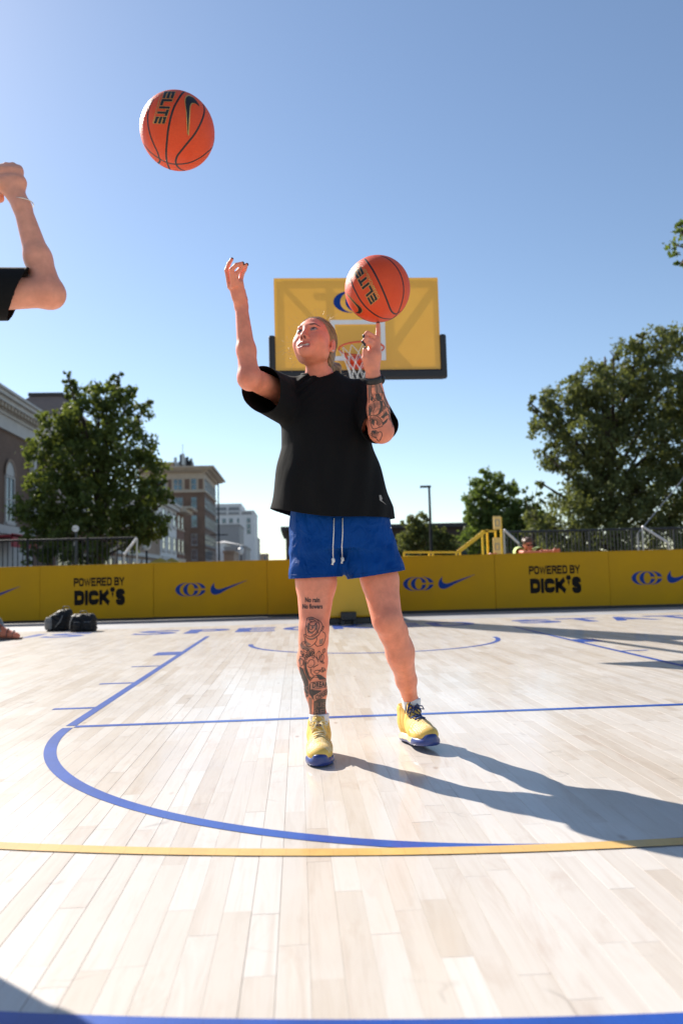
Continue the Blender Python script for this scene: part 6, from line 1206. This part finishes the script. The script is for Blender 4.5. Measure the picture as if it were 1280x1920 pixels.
# ------------------------------------------------------------------ street furniture and event fittings
def lamp(name, label, px, ptop, Y, arm, r=.06, head='flat', group=None):
    t = at(px, ptop, Y); b = v3(t[0], Y, ZG); o = empty(name, b, label, 'lamp post', group); MB(b).tube([b, v3(t[0], Y, t[2])], [r*1.2, r*.8], 8).build('post', 'lamp_dark', o)
    if head == 'flat': MB(b).box((t[0]-arm, Y-.10, t[2]-.03), (t[0]+.08, Y+.10, t[2]+.06), .02).build('lamp_head', 'lamp_dark', o); MB(b).tube([b, b + v3(0, 0, .3)], [.14, .10], 8).build('foot', 'lamp_dark', o)
    else:
        MB(b).tube([v3(t[0], Y, t[2]+.002), v3(t[0], Y, t[2]+.12), v3(t[0], Y, t[2]+.5), v3(t[0], Y, t[2]+.62), v3(t[0], Y, t[2]+.8)], [.08, .2, .26, .12, .03], 10).build('lantern', 'sign_white', o)
lamp('lamp_post', 'tall slim lamp post with flat arm above the small tree', 804, 913, 27, .42, .065)
lamp('street_lantern', 'old style lantern post at the right foot of the dark tree', 275, 1032, 32, 0, .06, 'lantern', 'lantern posts'); lamp('street_lantern', 'distant lantern post in front of the grey garage', 452, 1040, 60, 0, .06, 'lantern', 'lantern posts')
t = at(409, 905, 70); b = v3(t[0], 70, ZG); o = empty('utility_pole', b, 'thin utility pole in front of the white tower', 'pole'); MB(b).tube([b, v3(t[0], 70, t[2])], [.12, .07], 6).build('post', 'lamp_dark', o); MB(b).beam((t[0]-.9, 70, at(409, 1003, 70)[2]), (t[0]+.9, 70, at(409, 1003, 70)[2]), .1, .1).build('crossarm', 'lamp_dark', o)
t = at(142, 991, 13); b = v3(t[0], 13, ZG); o = empty('round_sign', b, 'round white sign on a post in front of the dark tree', 'sign'); MB(b).tube([b, t + v3(0, .05, 0)], .03, 6).build('post', 'steel_black', o); MB(b).tube([t + v3(0, -.012, 0), t + v3(0, .012, 0)], .088, 24).build('disc', 'sign_white', o); flat_sheet('printed_logo', SWOOSH2d(), t - b + v3(-.06, -.016, -.02), (.12, 0, 0), (0, 0, .045), 'print_black', o)
for px, lab in ((301, 'gold canopy tent peak left of the office block foot'), (322, 'gold canopy tent peak right of its twin')):
    t = at(px, 1046, 21 + (px == 322)*2.5); Yt = t[1]; b = v3(t[0], Yt, ZG); o = empty('canopy_tent', b, lab, 'tent', 'gold canopy tents'); s = 1.5; q = [(t[0]-s, Yt-s, t[2]-.75), (t[0]+s, Yt-s, t[2]-.75), (t[0]+s, Yt+s, t[2]-.75), (t[0]-s, Yt+s, t[2]-.75), (t[0], Yt, t[2])]
    MB(b).add(q, [(0,1,4),(1,2,4),(2,3,4),(3,0,4)]).build('roof', 'tent_gold', o)
    for x, y, _ in q[:4]: MB(b).tube([(x*.99 + t[0]*.01, y*.99 + Yt*.01, ZG), (x*.99 + t[0]*.01, y*.99 + Yt*.01, q[0][2]+.03)], .02, 6).build('leg', 'steel_white', o)
# bleacher railings behind the hoarding
def railing(name, label, px0, px1, ptop, Y, n, mat_, r=.012, base_z=.0):
    p0, p1 = at(px0, ptop, Y), at(px1, ptop, Y); zt = (p0[2] + p1[2])/2; b = v3((p0[0]+p1[0])/2, Y, ZG); o = empty(name, b, label, 'railing'); MB(b).tube([v3(p0[0], Y, zt), v3(p1[0], Y, zt)], .026, 8).build('top_rail', mat_, o); MB(b).tube([v3(p0[0], Y, zt-1.0), v3(p1[0], Y, zt-1.0)], .022, 6).build('bottom_rail', mat_, o)
    bm_ = MB().tube([(0,0,-.99), (0,0,-.01)], r, 5).mesh('baluster'); pm_ = MB().tube([(0,0,ZG-zt), (0,0,.03)], .028, 6).mesh('post')
    for k in range(n + 1):
        x = p0[0] + (p1[0]-p0[0])*k/n; obj('post' if k % 12 == 0 else 'baluster', pm_ if k % 12 == 0 else bm_, mat_, o, (x - b[0], 0, zt - ZG))
    return o
railing('bleacher_railing', 'dark steel bleacher railing on the left in front of the dark tree', -60, 257, 1012, 10.0, 34, 'lamp_dark'); railing('bleacher_railing', 'black picket railing on the right in front of the huge tree', 943, 1340, 993, 10.5, 60, 'steel_black')
def handrail(label, pts, Y):
    P = [at(x, y, Y) for x, y in pts]; b = v3(P[-1][0], Y, ZG); o = empty('handrail', b, label, 'handrail', 'bleacher stair handrails'); MB(b).tube(P, .028, 8).build('rail', 'steel_white', o)
    for p in (P[0], P[-1]): MB(b).tube([v3(p[0], Y, ZG), p - v3(0, 0, .02)], .02, 6).build('post', 'steel_grey', o)
handrail('pale sloping handrail at the right end of the left railing', [(257,1009),(233,1040)], 9.0); handrail('pale sloping handrail just right of the yellow hoop game', [(944,993),(972,1019)], 9.0); handrail('pale sloping handrail at far right in front of the huge tree', [(1203,987),(1252,1018)], 9.0)
t = at(1240, 900, 16); b = v3(t[0], 16, ZG); o = empty('guy_wire', b, 'thin pale guy wire slanting in front of the huge tree', 'wire'); MB(b).tube([at(1195, 1000, 16), at(1262, 920, 16.3), at(1300, 870, 16.5)], .018, 5).build('cable', 'steel_grey', o); MB(b).tube([v3(*at(1195, 1000, 16)[:2], ZG), at(1195, 1000, 16)], .04, 6).build('anchor_post', 'steel_grey', o)
# yellow mini-hoop game
YG = 7.6; g = lambda x, y, dy=0.: at(x, y, YG + dy); b = v3(g(900, 1000)[0], YG, ZG); o = empty('hoop_game', b, 'yellow steel basketball game frame with two small square backboards', 'game')
for x, top, dy in ((757, 1036, 0), (804, 1036, .4), (811, 1036, 0), (855, 1036, 0), (862, 1036, .3), (903.5, 997, 0), (912.5, 997, .4), (928, 995, .3), (938, 970, 0)): p = g(x, top, dy); MB(b).beam(v3(p[0], p[1], ZG), p, .036, .036).build('post', 'yellow_steel', o)
for a_, c_ in (((757,1035.5),(863,1035.5)), ((857,1034),(903,998)), ((862,1034),(914,994)), ((903,996),(930,996)), ((757,1044),(802,1044))): MB(b).beam(g(*a_), g(*c_), .035, .04).build('rail', 'yellow_steel', o)
MB(b).box(tuple(v3(g(812,1047)[0], YG+.3, .9)), tuple(v3(g(834,1047)[0], YG+.34, g(812,1041)[2]))).build('bin', 'yellow_steel', o)
for ya_, yb_ in ((993, 968), (1042, 1008)):
    p, q = g(924, ya_), g(937, yb_); m_ = (p[2]+q[2])/2; bd = MB(b).box((p[0], YG-.05, p[2]), (q[0], YG-.02, q[2]), .004).build('backboard', 'board_cream', o); MB(b).add(*ring_rect(p[0]+.03, m_-.07, q[0]-.03, m_+.07, .02, YG-.054)).build('target_square', 'print_grey', bd)
    c_ = v3((p[0]+q[0])/2 - .12, YG-.16, p[2]-.02+.06*(ya_ > 1000)); 
    if ya_ > 1000: rm = MB(b).tube([c_ + v3(.085*math.cos(a), .085*math.sin(a), 0) for a in np.linspace(0, 6.283, 25)], .008, 6, cap=False).build('ring', 'rim_red', o); mb = MB(b); [mb.tube([c_ + v3(.085*math.cos(a), .085*math.sin(a), 0), c_ + v3(.06*math.cos(a+.5*s), .06*math.sin(a+.5*s), -.08), c_ + v3(.045*math.cos(a+.8*s), .045*math.sin(a+.8*s), -.15)], .004, 4) for a in np.linspace(0, 6.283, 9)[:-1] for s in (-1, 1)]; tag(mb.build('net', 'net_white', o), kind='stuff')
